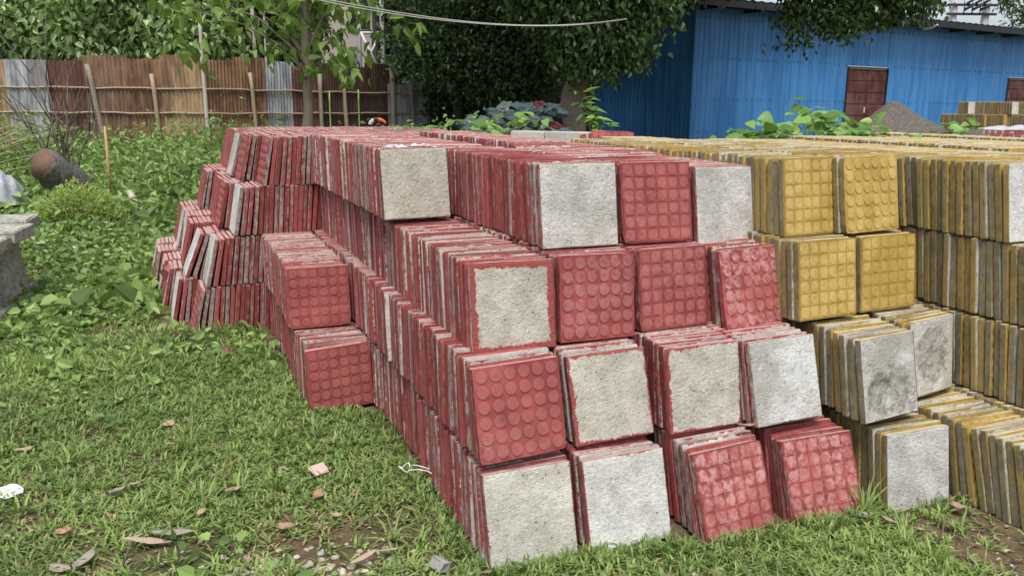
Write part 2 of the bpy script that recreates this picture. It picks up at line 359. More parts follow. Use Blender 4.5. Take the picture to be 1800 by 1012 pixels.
# fitted first tiles: (x, y, yaw, lean, roll, dz)
FT = dict(
 C1L1=(.087, 2.270, 23.0, 15.6, -.1, .0), C2L1=(.399, 2.378, 21.7, 15.3, .8, .0), C3L1=(.775, 2.445, 27.6, 20.3, -.3, .0), C4L1=(1.122, 2.587, 18.6, 20.2, .7, -.02),
 C1L2=(.049, 2.360, 24.4, 12.5, 1.1, .014), C2L2=(.355, 2.533, 22.8, 16.9, .9, .0), C3L2=(.686, 2.647, 23.3, 9.7, 0, -.006), C4L2=(.995, 2.709, 24.6, 15.4, .1, .0),
 C1L3=(.014, 2.575, 21.6, 9.6, -.7, -.006), C2L3=(.305, 2.713, 25.5, 6.8, -1.6, -.004), C3L3=(.602, 2.867, 24.7, 8.1, .2, -.004), C4L3=(.923, 2.929, 28.5, 13.7, .3, -.012),
 C1L4=(-.406, 3.463, 23.9, 6.9, 1.0, .010), C2L4=(.246, 2.858, 20.6, 8.5, .4, -.004), C3L4=(.551, 2.998, 21.9, 10.6, -.2, -.006), C4L4=(.842, 3.139, 29.2, 9.7, -1.0, -.03),
 Y5L4=(1.168, 3.119, 28.3, 7.9, 0, .008), Y6L4=(1.431, 3.183, 26.5, 8.8, .8, .014), Y5L3=(1.202, 2.971, 26.5, 7.8, -.3, .014), Y6L3=(1.508, 3.143, 24.3, 6.5, .3, .008),
 Y5L2=(1.386, 2.765, 30.0, 11.8, -.5, -.001), Y6L2=(1.650, 3.015, 33.1, 6.4, -.2, 0), Y5L1=(1.476, 2.683, 21.7, 8.8, -.4, -.03),
 C0L2=(-.945, 3.881, 21.5, 6.2, .3, .008), C0L1=(-.780, 3.556, 27.3, 3.8, 1.8, .004))
cw = {'C1': 'leftmost full red column', 'C2': 'second red column from the left', 'C3': 'third red column from the left', 'C4': 'fourth red column beside the yellow',
      'C0': 'low two-high red column', 'Y5': 'first yellow column beside the red', 'Y6': 'second yellow column from the red'}
FL = dict(
 C1L1=fr('disc', True, 'grey-beige cement back of the lowest tile at the front left corner of the red block', .3, .03, .25),
 C2L1=fr('disc', True, 'whitish cement back with thin red rim, standing in grass right of the corner tile', .3, .22, .8),
 C3L1=fr('grid', False, 'dusty red dotted tile with grid lines, lowest and tilted, right of the whitish cement one', 1.0, .3, .1),
 C4L1=fr('grid', False, 'dusty red gridded dotted tile in the grass, lowest one beside the yellow tiles', .9, .3, .1),
 C1L2=fr('disc', False, 'clean red tile with round discs, directly on top of the grey corner tile', .25, .3, .3),
 C2L2=fr('disc', True, 'beige cement back with ragged red rim, above the whitish tile with thin red rim', .3, .55, .12),
 C3L2=fr('grid', True, 'beige cement back framed red at its lower edge, above the tilted dusty red tile', .3, .5, .22),
 C4L2=fr('disc', True, 'white cement back with small dark pits, above the rightmost dusty red tile in grass', .3, .12, 1.0),
 C1L3=fr('grid', True, 'beige cement back with the widest red rim and red smears, above the red disc tile', .3, 1.0, .2),
 C2L3=fr('disc', False, 'red tile with six rows of round discs, below the large white pitted cement tile', .3, .3, .2),
 C3L3=fr('grid', False, 'deep red dotted tile with grid lines in the third layer of the third column', .35, .3, .5),
 C4L3=fr('disc', False, 'red disc tile mottled with pale dust, leaning against yellow tiles in the third layer', 1.0, .3, .1),
 C1L4=fr('disc', True, 'beige sandy cement back of the set-back top tile below the crumpled plastic bag', .3, .0, .08),
 C2L4=fr('disc', True, 'large pale cement back with black pits in the top layer of the red block', .3, .0, .72),
 C3L4=fr('grid', False, 'red dotted tile with grid lines in the top layer between two pale cement backs', .35, .3, .7),
 C4L4=fr('grid', True, 'pale cement back in the top layer touching the yellow tile edges', .3, .0, .85),
 Y5L4=fr('grid', False, 'mustard dotted tile with grid lines, top layer, first beside the red block', .15, .3, .1),
 Y6L4=fr('disc', False, 'mustard tile with round discs and large wet stain, top layer, no grid lines', .5, .3, 1.0),
 Y5L3=fr('grid', False, 'mustard gridded tile in the third layer right of the pale-mottled red disc tile', .3, .3, .25),
 Y6L3=fr('grid', False, 'mustard gridded tile darkened by damp, third layer, against the long wall of yellow edges', .45, .3, 1.0),
 Y5L2=fr('grid', True, 'broken grey cement back with crumbled lower half, second layer of the yellow block', .3, .0, .85, [(-.02, .06, .15, .006), (.06, .09, .09, .008)]),
 Y6L2=fr('disc', True, 'grey cement back with a rough sunken patch, behind the crumbled cement tile', .3, .0, .62, [(0, .15, .13, .0035)]),
 Y5L1=fr('grid', True, 'white cement back standing on bare soil, lowest tile of the yellow block', .3, .0, 1.0),
 C0L2=fr('disc', False, 'plain red disc tile facing front, upper one of the low two-high column', .05, .3, .6),
 C0L1=fr('disc', False, 'plain red disc tile standing in grass, lower one of the low two-high column', .08, .3, .5))
def frow(key, length, **kw):
    x, y, yw, ln, rl, dz = FT[key]; lev = int(key[-1])-1; c = key[:2]
    row('yellow' if key[0] == 'Y' else 'red', cw[c], lev, x, y, lev*.3+dz, R(yw), R(ln), R(rl), length, front=FL[key], **kw)
T0 = lambda d: False
frow('C1L1', 3.0, topx=T0); frow('C1L2', 2.95, topx=T0); frow('C1L3', 2.75, topx=lambda d: d < 1.1)
frow('C1L4', 1.80, lat=.004)
for c in ('C2', 'C3', 'C4'):
    frow(c+'L1', .30, left=False, topx=lambda d: d < .09); frow(c+'L2', .45, left=False, topx=lambda d: d < .09); frow(c+'L3', 2.6, left=False, topx=lambda d: d < .12)
frow('C2L4', 2.62, left=True, topx=lambda d: True, lat=.006)
frow('C3L4', 2.60, left=False, zf=lambda b: .030*min(1, max(0, (b-.95)*6)), lat=.006)
frow('C4L4', 2.45, left=False, zf=lambda b: .02*min(1, max(0, (b-.6)*5)), lat=.006)
P = uv(2.72, 4.20); row('red', 'far red column behind the yellow', 3, P[0], P[1], .835, ROWTH, R(8), 0, .85, left=False)
frow('C0L2', 1.18, topx=lambda d: True); frow('C0L1', 1.55, topx=lambda d: d < .35)
# yellow block
frow('Y5L4', 1.75, topx=lambda d: True); frow('Y6L4', 1.95, left=False, topx=lambda d: True)
frow('Y5L3', 1.6, topx=lambda d: d < .1, left=False); frow('Y6L3', 1.9, left=False, topx=lambda d: d < .08)
frow('Y5L2', .40, topx=lambda d: d < .26, left=True); frow('Y6L2', .3, left=False, topx=lambda d: d < .15)
frow('Y5L1', .42, topx=lambda d: d < .2, left=True)
P = uv(2.775, 1.22); row('yellow', 'low yellow row running to the right edge', 0, P[0], P[1], -.01, ROWTH, R(14), 0, .92, tgt_lean=R(14), topx=lambda d: True)
for lev, u0, v0, L_ in ((0, 3.07, 1.5, .75), (1, 3.085, 1.42, .95), (2, 3.09, 1.45, 1.0)):
    P = uv(u0, v0); row('yellow', 'long wall of yellow edges', lev, P[0], P[1], lev*.3, ROWTH, R(8), 0, L_, tgt_lean=R(8), topx=lambda d, lev=lev: lev == 0)
P = uv(3.10, 1.965); row('yellow', 'long wall of yellow edges', 3, P[0], P[1], .9, ROWTH, R(9), 0, 2.2, tgt_lean=R(9), left=True,
    front=fr('grid', True, 'narrow slice of white cement back in the top layer at the right picture edge', .3, 0, 1.0))
for j, (u0, v0, L_) in enumerate(((3.45, 2.3, 1.95), (3.80, 2.5, 1.75), (4.15, 2.7, 1.6), (4.50, 2.9, 1.5), (4.85, 3.0, 1.4), (5.2, 3.1, 1.6), (5.55, 3.2, 1.7))):
    P = uv(u0, v0); row('yellow', ordw(j+4)+' yellow column from the red', 3, P[0], P[1], .9+rnd.uniform(-.012, .01), ROWTH+R(rnd.uniform(-1, 1)), R(8), 0, L_, left=False, lat=.009)
# the far end: tiles turned a quarter, edges to the viewer
GY = TH-pi/2
GL = {0: (.20, .10, .05, .03, 0, 0), 1: (.30, .20, .20, .22, .2, .2), 2: (.48, .42, .42, .44, .38, .40), 3: (.66, .57, .55, .58, .60, .60)}
SIDES = {(0, 0): ('disc', False, 'red dotted tile seen aslant, lowest at the near left corner in the grass'), (0, 1): ('disc', True, 'whitish cement back seen aslant, second layer, above the lowest left corner tile'),
         (0, 2): ('grid', True, 'broad pale cement back seen aslant in the third layer at the near left corner'), (0, 3): ('disc', False, 'pink-red dotted tile seen aslant at the near left corner of the top layer'),
         (1, 0): ('disc', True, 'white cement back in the grass just behind the near left corner, lowest layer'), (1, 1): ('grid', True, 'strongly leaning white cement back in the second layer behind the near left corner'),
         (1, 2): ('disc', False, 'red dotted tile in the third layer behind the broad pale cement back'), (1, 3): ('grid', False, 'leaning pink dotted tile with white edge, top layer, second rank')}
for r in range(6):
    for lev in range(4):
        u0 = GL[lev][r]; v0 = 5.13+.37*r+.15
        if lev < 3:
            L_ = {0: (1.2-u0), 1: (1.2-u0), 2: (1.25-u0)}[lev] if r == 0 else .26
        else: L_ = (3.05 if r < 2 else 2.75-(r-2)*.1)-u0
        P = uv(u0, v0); ln = R(12+rnd.uniform(-2, 3)) if not (r, lev) == (1, 1) else R(22)
        f_ = None
        if (r, lev) in SIDES: s_ = SIDES[(r, lev)]; f_ = fr(s_[0], s_[1], s_[2], .7, .1, .9)
        row('red', 'rank %d at the far end' % (r+1), lev, P[0], P[1], lev*.3-.003+rnd.uniform(-.004, .004), GY, ln, 0, L_, rowyaw=GY+R(rnd.uniform(-1.5, 1.5)), tgt_lean=R(5), gapx=.0014, front=f_,
            left=(r == 0), topx=lambda d, lev=lev: lev == 3 or d < .14, lat=.006, zf=(lambda b, u0=u0: -.075*min(1, max(0, (u0+b-2.2)*8))) if lev == 3 else None,
            label='{o} {k} tile from the left end, edge-on rank '+['one', 'two', 'three', 'four', 'five', 'six'][r]+', {l}')
# clip away anything that would stand inside the standing concrete pieces at the back right is not needed: they stand behind
for nm in ('low yellow row running to the right edge', 'long wall of yellow edges'):
    for lev in range(4):
        q = [T for T in TILES if T['row'][:2] == (nm, lev) and not T['fixed'] and T['score'] > 0]
        q.sort(key=lambda T: T['i'])
        for k, T in enumerate(q): T['label'] = '%s yellow edge from the right picture border, %s, %s' % (ordw(k+1), nm.replace(' running to the right edge', ' on the soil'), LEVEL[lev])
RP = [T for T in TILES if T['kind'] == 'red']; YP = [T for T in TILES if T['kind'] == 'yellow']
GROUPS = {'red': 'red paving tiles stacked on edge', 'yellow': 'yellow paving tiles stacked on edge'}
def tile_matrix(T):
    yaw, lean, rl = T['yaw'], T['lean'], T['roll']
    a = np.array([cos(yaw), sin(yaw), 0]); n = np.array([-sin(yaw), cos(yaw), 0]); u = np.array([0, 0, 1.])*cos(lean)+n*sin(lean)
    nn = n*cos(lean)-np.array([0, 0, 1.])*sin(lean)
    a2 = a*cos(rl)+u*sin(rl); u2 = u*cos(rl)-a*sin(rl)
    return np.stack([a2, nn, u2], 1)
def place_tiles(lst, kind, keep=300):
    lst = sorted(lst, key=lambda T: (not T['fixed'], -T['score']))
    nm = kind+'_tile'
    for T in lst[:keep]:
        v = rnd.randrange(5) if T['hi'] else rnd.randrange(4)
        if T['hi']: me = get_tile(kind, T['style'], True, T['flip'], v+(100 if T['damage'] and len(T['damage']) > 1 else 0), T['damage'])
        else: me = get_tile(kind, T['style'], False, T['flip'], v)
        o = link(nm, me); Mx = tile_matrix(T); mw = Matrix([[*Mx[i], T['P'][i]] for i in range(3)]+[[0, 0, 0, 1]]); o.matrix_world = mw
        s_ = 1.0 if T['fixed'] else rnd.uniform(.993, 1.004); o.scale = (s_, 1, s_)
        o.color = T['color']; tag(o, T['label'], 'paving tile', GROUPS[kind])
    rest = lst[keep:]; Vs = []; Ts = []; TCs = []; Sd = []; Mi = []
    base = {}
    S, t = .150, .0235
    for f in (False, True):
        O = outline(S, 0, .30, .005, 1); n = len(O); V = []
        for y, ins in ((0, .0015), (.0015, 0), (t-.0015, 0), (t, .0015)):
            Q = np.array([0, .15])+(O-np.array([0, .15]))*(1-ins/.15); V.append(np.stack([Q[:, 0], np.full(n, y), Q[:, 1]], 1))
        V = np.concatenate(V); Fq = [(i*n+k, i*n+(k+1) % n, (i+1)*n+(k+1) % n, (i+1)*n+k) for i in range(3) for k in range(n)]; mi = [1]*len(Fq)
        for ring, rev, mm in ((0, True, 0), (3*n, False, 2)):
            Fq += [(ring+0, ring+1, ring+2, ring+3), (ring+0, ring+3, ring+4, ring+7), (ring+4, ring+5, ring+6, ring+7)]; mi += [mm]*3
        co = V.copy()
        if f: co[:, 0] *= -1; co[:, 1] = t+.003-co[:, 1]
        else: co[:, 1] += .003
        base[f] = (co, V, np.array(Fq), mi)
    off = 0
    for T in rest:
        co, V, Fq, mi = base[T['flip']]; s_ = rnd.uniform(.993, 1.004)
        Vs.append((co*np.array([s_, 1, s_]))@tile_matrix(T).T+np.array(T['P'])); TCs.append(V); Ts.append(Fq+off); Mi += mi; Sd.append(np.full(len(V), rnd.uniform(0, 10))); off += len(V)
    if rest:
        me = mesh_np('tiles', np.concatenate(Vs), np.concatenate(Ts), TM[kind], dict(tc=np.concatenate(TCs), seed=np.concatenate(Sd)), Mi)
        o = link(kind+'_tiles', me); o.color = (.5, .3, .5, 1)
        tag(o, 'remaining %s tiles packed on edge across the far top of the %s block' % (kind, kind), 'paving tiles', GROUPS[kind], 'stuff')
    print(kind, len(lst))
# ------------------------------------------------------------------ the far yellow stack by the shed belongs to the yellow tiles
SY = R(31)
def farrow(pxx, pyy, Y, n, lev_z, side='yellow'):
    Q = atY(pxx, pyy, Y)
    row('yellow', 'distant stack by the shed', 9, Q[0], Q[1], lev_z, SY, R(4), 0, 9, rowyaw=SY, tgt_lean=R(4), cnt=n, left=True, topx=T0, label='{o} yellow tile of the small distant stack by the blue shed, layer at %.0f cm' % (lev_z*100))
TILES.clear()
for pxx, Y, n in ((1709, 21, 6), (1766, 20.6, 34), (1786, 20.3, 12), (1810, 20.3, 10)): farrow(pxx, 190, Y, n, 1.29)
for pxx, Y, n in ((1738, 20.6, 36), (1772, 20.3, 24), (1812, 20, 20)): farrow(pxx, 205, Y, n, .985); farrow(pxx, 205, Y, n, .68); farrow(pxx, 205, Y, n, .375); farrow(pxx, 205, Y, n, .07)
FAR = list(TILES)
for T in FAR: T['score'] = 0
YP += FAR
place_tiles(RP, 'red'); place_tiles(YP, 'yellow')

# ------------------------------------------------------------------ ground
def gh(x, y):
    x = np.asarray(x, float); y = np.asarray(y, float); u = x*EV[0]+y*EV[1]; v = x*DV[0]+y*DV[1]
    inside = np.clip((u-.55)*3, 0, 1)*np.clip((9-v)*1.0, 0, 1)
    return (wob(x, y, 1.1)*.022+wob(x, y, .3, 3)*.04*np.clip((y-4)/6, 0, 1))*(1-inside)-.012*inside
def axis(a, b, n, c, p): t = np.linspace(-1, 1, n); s_ = np.sign(t)*np.abs(t)**p; return np.where(s_ < 0, c+s_*(c-a), c+s_*(b-c))
gx = axis(-260, 260, 220, -1., 3.0); gy = axis(-60, 420, 240, 4., 3.0); GX, GYY = np.meshgrid(gx, gy)
V = np.stack([GX.ravel(), GYY.ravel(), gh(GX, GYY).ravel()], 1); nx = len(gx)
ii, jj = np.meshgrid(np.arange(len(gy)-1), np.arange(nx-1), indexing='ij'); q0 = (ii*nx+jj).ravel()
t = NT('ground_soil', .95, .15); p = t.pos(); n1 = t.noise(p, 1.6, 4); n2 = t.noise(p, 14, 6, .7); n3 = t.noise(p, 60, 4, .7)
c = t.mix(t.ss(n2, .3, .7), (.085, .062, .036), (.20, .145, .085)); c = t.mix(t.ss(n1, .50, .68), c, (.07, .085, .03))
c = t.mix(t.math('MULTIPLY', t.ss(n3, .55, .7), .5), c, (.30, .25, .17)); t.color(c); t.bump(t.math('ADD', n2, n3), .8, .03)
tag(link('ground', mesh_np('ground', V, np.stack([q0, q0+1, q0+nx+1, q0+nx], 1), [t.m], smooth=True)), 'brown soil and turf under grass and weeds across the whole yard', kind='structure')

# ------------------------------------------------------------------ leaves and grass
def frame(A, N):
    A = A/np.linalg.norm(A, axis=1, keepdims=True); B = np.cross(N, A); B /= np.linalg.norm(B, axis=1, keepdims=True)+1e-9; return A, B, np.cross(A, B)
def leaves(name, P, A, N, L, Wd, mat, quality=2, rv=None, fold=.25, droop=.2, shape=.42, base=None):
    """quality 2: folded diamond (2 triangles); 4: six-point leaf (2 quads)"""
    P = np.asarray(P, float); n = len(P); L = np.broadcast_to(L, n)[:, None]; Wd = np.broadcast_to(Wd, n)[:, None]; A, B, C = frame(np.asarray(A, float), np.asarray(N, float))
    rv = rng.random(n) if rv is None else rv
    tip = P+A*L-C*L*droop
    if quality == 2:
        mid = P+A*L*shape+C*Wd*fold; V = np.stack([P, mid+B*Wd/2, tip, mid-B*Wd/2], 1).reshape(-1, 3); b = np.arange(n)[:, None]*4
        T = np.concatenate([b+[0, 2, 1], b+[0, 3, 2]]); R_ = np.repeat(rv, 4)
    else:
        l1 = P+A*L*.22+B*Wd*.42+C*Wd*fold*.8; l2 = P+A*L*.62+B*Wd*.40+C*(Wd*fold*.8-L*droop*.35)
        r1 = l1-B*Wd*.84; r2 = l2-B*Wd*.80; V = np.stack([P, l1, l2, tip, r2, r1], 1).reshape(-1, 3); b = np.arange(n)[:, None]*6
        T = np.concatenate([b+[3, 2, 1, 0], b+[0, 5, 4, 3]]); R_ = np.repeat(rv, 6)
    if base is not None: V = V-np.asarray(base)
    return mesh_np(name, V, T, [mat], dict(rnd=R_))
_lm = {}
def leaf_parts(parent, P, A, N, L, Wd, mat, droop, base, name='leaf'):
    """each leaf an object of its own, sharing a few leaf shapes"""
    key = mat.name
    if key not in _lm:
        _lm[key] = []
        for v in range(4):
            V = []; prof = ((0, .0), (.10, .62), (.28, 1.0), (.52, .92), (.76, .55), (.93, .16), (1, 0)); r_ = random.Random(v); cv = r_.uniform(.08, .35)*droop*2; fo = r_.uniform(.12, .4); tw = r_.uniform(-.2, .2)
            for s_, w in prof: V += [(s_-.04*w, w*.5, fo*w*.35-cv*s_*s_+tw*w*s_*.3), (s_, 0, -cv*s_*s_), (s_-.04*w, -w*.5, fo*w*.35-cv*s_*s_-tw*w*s_*.3)]
            T = [(3*i+j, 3*i+j+1, 3*i+j+4, 3*i+j+3) for i in range(6) for j in (0, 1)]; _lm[key].append(mesh_np('leaf', np.array(V), np.array(T), [mat], smooth=True))
    A, B, C = frame(np.asarray(A, float), np.asarray(N, float))
    for i in range(len(P)):
        o = link(name, rnd.choice(_lm[key]), parent); M_ = np.stack([A[i]*L[i], B[i]*Wd[i], C[i]*L[i]], 1); q = P[i]-np.asarray(base)
        o.matrix_local = Matrix([[*M_[k], q[k]] for k in range(3)]+[[0, 0, 0, 1]])
def rvec(n): v = rng.normal(size=(n, 3)); return v/np.linalg.norm(v, axis=1, keepdims=True)
GRASS = leaf_mat('grass_blades', (.032, .070, .018), (.32, .43, .13), .55, .3)
DRYG = leaf_mat('dry_grass', (.20, .15, .07), (.42, .34, .18), .8, .2)
WEED = leaf_mat('weed_leaves', (.020, .056, .016), (.32, .46, .145), .5, .3)
WEED2 = leaf_mat('weed_leaves_painted_shade', (.02, .06, .016), (.13, .23, .06), .5, .25)  # darker copy of the weed leaves, shade by the far fence painted in
def free(x, y):                       # ground not covered by the tile block
    u = x*EV[0]+y*EV[1]; v = x*DV[0]+y*DV[1]
    fr_ = np.interp(u, [.0, .22, .60, .62, .86, .9, 1.2, 1.35, 1.55, 1.72, 1.95, 2.09, 2.3, 2.42, 2.6, 2.64, 3.2], [5.22, 5.17, 5.12, 3.55, 3.55, 2.05, 2.0, 1.98, 1.94, 1.90, 1.86, 1.87, 1.84, 1.81, 1.80, 1.2, .95])
    back = np.interp(u, [0, 2.5, 3.2], [7.5, 7.4, 5.8])
    return (v < fr_) | (u < .02) | (v > back) | ((u < .18) & (v < 5.4))
def inview(x, y, m=60):
    q = px(np.stack([x, y, np.full_like(x, .05)], 1)); return (q[:, 0] > -m) & (q[:, 0] < 1800+m) & (q[:, 1] < 1012+m*1.5)
def bare(x, y):
    q = .25*np.clip((2.9-y)/.6, 0, 1)*np.clip((.2-x)*2, 0, 1)*np.clip(.5+wob(x, y, 5, 21), 0, 1)+ np.exp(-(((x-1.78)/.46)**2+((y-2.42)/.32)**2)**1.5)*1.0
    for cx_, cy_, r_, a_ in ((-.62, 2.25, .34, .8), (-1.55, 2.55, .25, .55), (-.35, 2.45, .3, .45), (-1.05, 2.35, .25, .5), (-2.35, 3.45, .3, .8), (-.55, 3.1, .22, .45), (-1.0, 2.9, .3, .5), (-1.9, 3.1, .3, .5), (-.9, 3.5, .25, .35), (.3, 2.0, .2, .2)): q = q+a_*np.exp(-((x-cx_)/r_)**2-((y-cy_)/(r_*.8))**2)
    return np.clip(q+.55*np.clip(wob(x, y, 3.1, 5), 0, 1), 0, 1)
def weedy(x, y): return np.clip((y-3.35-.5*wob(x, y, 1.5, 2)-.75*np.clip(x+2.2, -1.2, 1.4))/1.9, 0, 1)**1.3
def grass(name, n, x0, x1, y0, y1, blades, hmin, hmax, mat, label, keep=1.0):
    x = rng.uniform(x0, x1, n); y = rng.uniform(y0, y1, n); k = free(x, y) & inview(x, y); x, y = x[k], y[k]
    d = (1-bare(x, y)*.93)*(1-.75*weedy(x, y))*keep*(.55+.45*np.clip(wob(x, y, 4, 8)+.6, 0, 1)); k = rng.random(len(x)) < d; x, y = x[k], y[k]
    n = len(x); m_ = n*blades; X = np.repeat(x, blades)+rng.normal(size=m_)*.010; Y = np.repeat(y, blades)+rng.normal(size=m_)*.010
    az = rng.uniform(0, 2*pi, m_); tilt = rng.uniform(.35, 1.35, m_); hh = rng.uniform(hmin, hmax, m_)*np.repeat(rng.uniform(.6, 1.3, n), blades); w = rng.uniform(.0022, .0048, m_)*(1+np.clip((Y-2)*.12, 0, 1.2))
    Z = gh(X, Y)-.003; P = np.stack([X, Y, Z], 1); dh = np.stack([np.cos(az), np.sin(az), 0*az], 1); sd_ = np.stack([-np.sin(az), np.cos(az), 0*az], 1)
    up_ = np.array([0, 0, 1.]); ct, st = np.cos(tilt)[:, None], np.sin(tilt)[:, None]; hh = hh[:, None]; w = w[:, None]
    mid = P+(dh*st*.75+up_*(ct*.9+.22))*hh*.5; tip = mid+(dh*np.minimum(1, st*1.25)+up_*(ct*.55-.08))*hh*.55
    V = np.stack([P-sd_*w*.6, P+sd_*w*.6, mid+sd_*w, mid-sd_*w, tip], 1).reshape(-1, 3); b = np.arange(m_)[:, None]*5
    T = np.concatenate([b+[0, 1, 2], b+[0, 2, 3], b+[3, 2, 4]]); me = mesh_np(name, V, T, [mat], dict(rnd=np.repeat(np.clip(rng.normal(.5, .22, m_)+.25*np.repeat(wob(x, y, 2.2, 4), blades), 0, 1), 5)))
    print(name, m_); return tag(link(name, me), label, 'grass', None, 'stuff')
grass('grass', 42000, -3.2, 2.2, 1.75, 4.2, 7, .028, .066, GRASS, 'short matted green lawn grass in front of the tile blocks')
grass('grass', 20000, -4.6, 0, 4.0, 7.5, 6, .04, .09, GRASS, 'short green grass further back beside the weeds')
grass('dry_grass', 10000, -3.2, 2.2, 1.75, 5.2, 5, .02, .05, DRYG, 'dry straw-coloured blades matted between the green grass', .8)
def fringe():
    pts = []
    for (u0, v0, u1, v1, k) in ((.87, 2.02, 1.17, 1.98, 110), (1.20, 1.99, 1.50, 1.93, 100), (1.57, 1.88, 1.87, 1.86, 110), (1.94, 1.87, 2.24, 1.82, 120), (2.24, 1.86, 2.32, 1.9, 50), (2.32, 1.81, 2.6, 1.79, 14), (.84, 2.0, .88, 3.4, 150), (.60, 3.42, .9, 3.42, 70), (.54, 3.5, .56, 5.1, 150), (.16, 5.12, .58, 5.08, 90), (.0, 5.4, .12, 7.0, 120)):
        for _ in range(int(k*.7)): f = rng.random(); q = uv(u0+(u1-u0)*f, v0+(v1-v0)*f)+rng.normal(0, .022, 2); pts.append(q)
    pts = np.array(pts); bl = 7; m_ = len(pts)*bl; X = np.repeat(pts[:, 0], bl)+rng.normal(0, .01, m_); Y = np.repeat(pts[:, 1], bl)+rng.normal(0, .01, m_); az = rng.uniform(0, 2*pi, m_); tl = rng.uniform(.1, .9, m_)[:, None]; hh = rng.uniform(.022, .062, m_)[:, None]*np.repeat(rng.uniform(.5, 1.25, len(pts)), bl)[:, None]
    P = np.stack([X, Y, np.full(m_, -.01)], 1); dh = np.stack([np.cos(az), np.sin(az), 0*az], 1); sd_ = np.stack([-np.sin(az), np.cos(az), 0*az], 1)*.0032; mid = P+dh*hh*.4*tl+np.array([0, 0, 1])*hh*.6; tip = mid+dh*hh*.8*tl+np.array([0, 0, 1])*hh*(.45-.3*tl)
    V = np.stack([P-sd_, P+sd_, mid+sd_, mid-sd_, tip], 1).reshape(-1, 3); b = np.arange(m_)[:, None]*5
    tag(link('grass', mesh_np('grass', V, np.concatenate([b+[0, 1, 2], b+[0, 2, 3], b+[3, 2, 4]]), [GRASS], dict(rnd=np.repeat(rng.random(m_)*.8, 5)))), 'grass blades growing up against the feet of the tiles', 'grass', None, 'stuff')
fringe()
grass('grass', 900, -3.2, 2.2, 1.75, 4.6, 12, .06, .12, GRASS, 'clumps of longer broad-bladed grass standing out of the short lawn', .8)
# longer tufts at the foot of the tiles
def tuft(px_, py_, n, h, label, mat=GRASS, lean=.6, wd=.003):
    Q = up(px_, py_, 0); a = rng.uniform(0, 2*pi, n); r_ = rng.random(n)*.03; P = np.stack([Q[0]+r_*np.cos(a), Q[1]+r_*np.sin(a), np.zeros(n)], 1)
    mb = []; V = []; T = []; 
    for i in range(n):
        d = np.array([cos(a[i]), sin(a[i]), 0]); s_ = np.array([-sin(a[i]), cos(a[i]), 0]); hh = h*rng.uniform(.5, 1.1); ln = lean*rng.uniform(.4, 1.3)
        pts = [P[i]+d*hh*ln*k*k+np.array([0, 0, 1])*hh*(k-.35*ln*k*k) for k in (0, .33, .66, 1)]; b = len(V)
        for k, q in enumerate(pts): w = wd*(1, 1, .8, .1)[k]; V += [q-s_*w, q+s_*w]
        for k in range(3): T += [(b+2*k, b+2*k+1, b+2*k+3, b+2*k+2)]
    o = link('grass_tuft', mesh_np('grass_tuft', np.array(V)-np.array([Q[0], Q[1], 0]), np.array(T), [mat], dict(rnd=rng.random(len(V))*.6+.4))); o.location = (Q[0], Q[1], 0)
    return tag(o, label, 'grass tuft', 'longer grass tufts')
for a in ((1520, 905, 16, .17, 'long-bladed grass tuft between the dusty red tile and the white cement one'), (1215, 905, 9, .11, 'grass tuft between the whitish cement tile and the tilted red tile'),
          (390, 590, 18, .16, 'tall grass tuft at the near left corner of the red tiles'), (350, 600, 14, .12, 'grass tuft before the lowest slanting dotted tile'), (330, 790, 14, .13, 'grass tuft in the lawn left of the lower disc tile'),
          (250, 640, 12, .18, 'grass tuft among the weeds left of the red block'), (620, 715, 10, .05, 'small grass tuft touching the lower disc tile'), (1590, 960, 16, .10, 'bright grass tuft at the edge of the bare soil'),
          (1640, 985, 14, .09, 'bright grass tuft by the bare soil at the bottom edge'), (60, 640, 12, .15, 'grass tuft below the concrete pillars'), (480, 860, 10, .09, 'grass tuft in the lawn near the crumpled dry leaf')): tuft(*a)

def weeds(name, n, x0, x1, y0, y1, hf, rad, nl, lw, mat, label, keepf=None, qual=4, cat='weeds'):
    x = rng.uniform(x0, x1, n); y = rng.uniform(y0, y1, n); k = free(x, y) & inview(x, y, 120)
    x, y = x[k], y[k]; d = weedy(x, y)*np.clip(.6+.75*wob(x, y, 2.6, 31), .12, 1) if keepf is None else keepf(x, y); k = rng.random(len(x)) < d; x, y = x[k], y[k]; n = len(x)
    h = hf(x, y)*rng.uniform(.55, 1.15, n); m_ = n*nl; X, Y, Hh = np.repeat(x, nl), np.repeat(y, nl), np.repeat(h, nl)
    a = rng.uniform(0, 2*pi, m_); r_ = np.sqrt(rng.random(m_))*(rad+.35*Hh); zf = rng.uniform(.25, 1, m_)
    P = np.stack([X+r_*np.cos(a), Y+r_*np.sin(a), gh(X, Y)+Hh*zf*(1-.4*(r_/(rad+.35*Hh))**2)], 1)
    A = np.stack([np.cos(a), np.sin(a), rng.normal(-.1, .4, m_)], 1)+rng.normal(size=(m_, 3))*.4; N = np.stack([np.cos(a)*.3, np.sin(a)*.3, np.ones(m_)], 1)+rng.normal(size=(m_, 3))*.55
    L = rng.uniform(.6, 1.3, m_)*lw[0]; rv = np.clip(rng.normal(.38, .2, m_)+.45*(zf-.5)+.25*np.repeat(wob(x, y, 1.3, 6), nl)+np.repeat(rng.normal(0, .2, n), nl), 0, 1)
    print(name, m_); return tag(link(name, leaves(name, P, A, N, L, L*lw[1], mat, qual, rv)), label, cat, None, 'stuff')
weeds('weeds', 5200, -7, .6, 2.3, 8.5, lambda x, y: .07+.04*np.clip(y-4, 0, 4)+.03*wob(x, y, 2.2, 4), .05, 9, (.062, .72), WEED, 'low broad-leaved weeds covering the ground left of the red tiles')
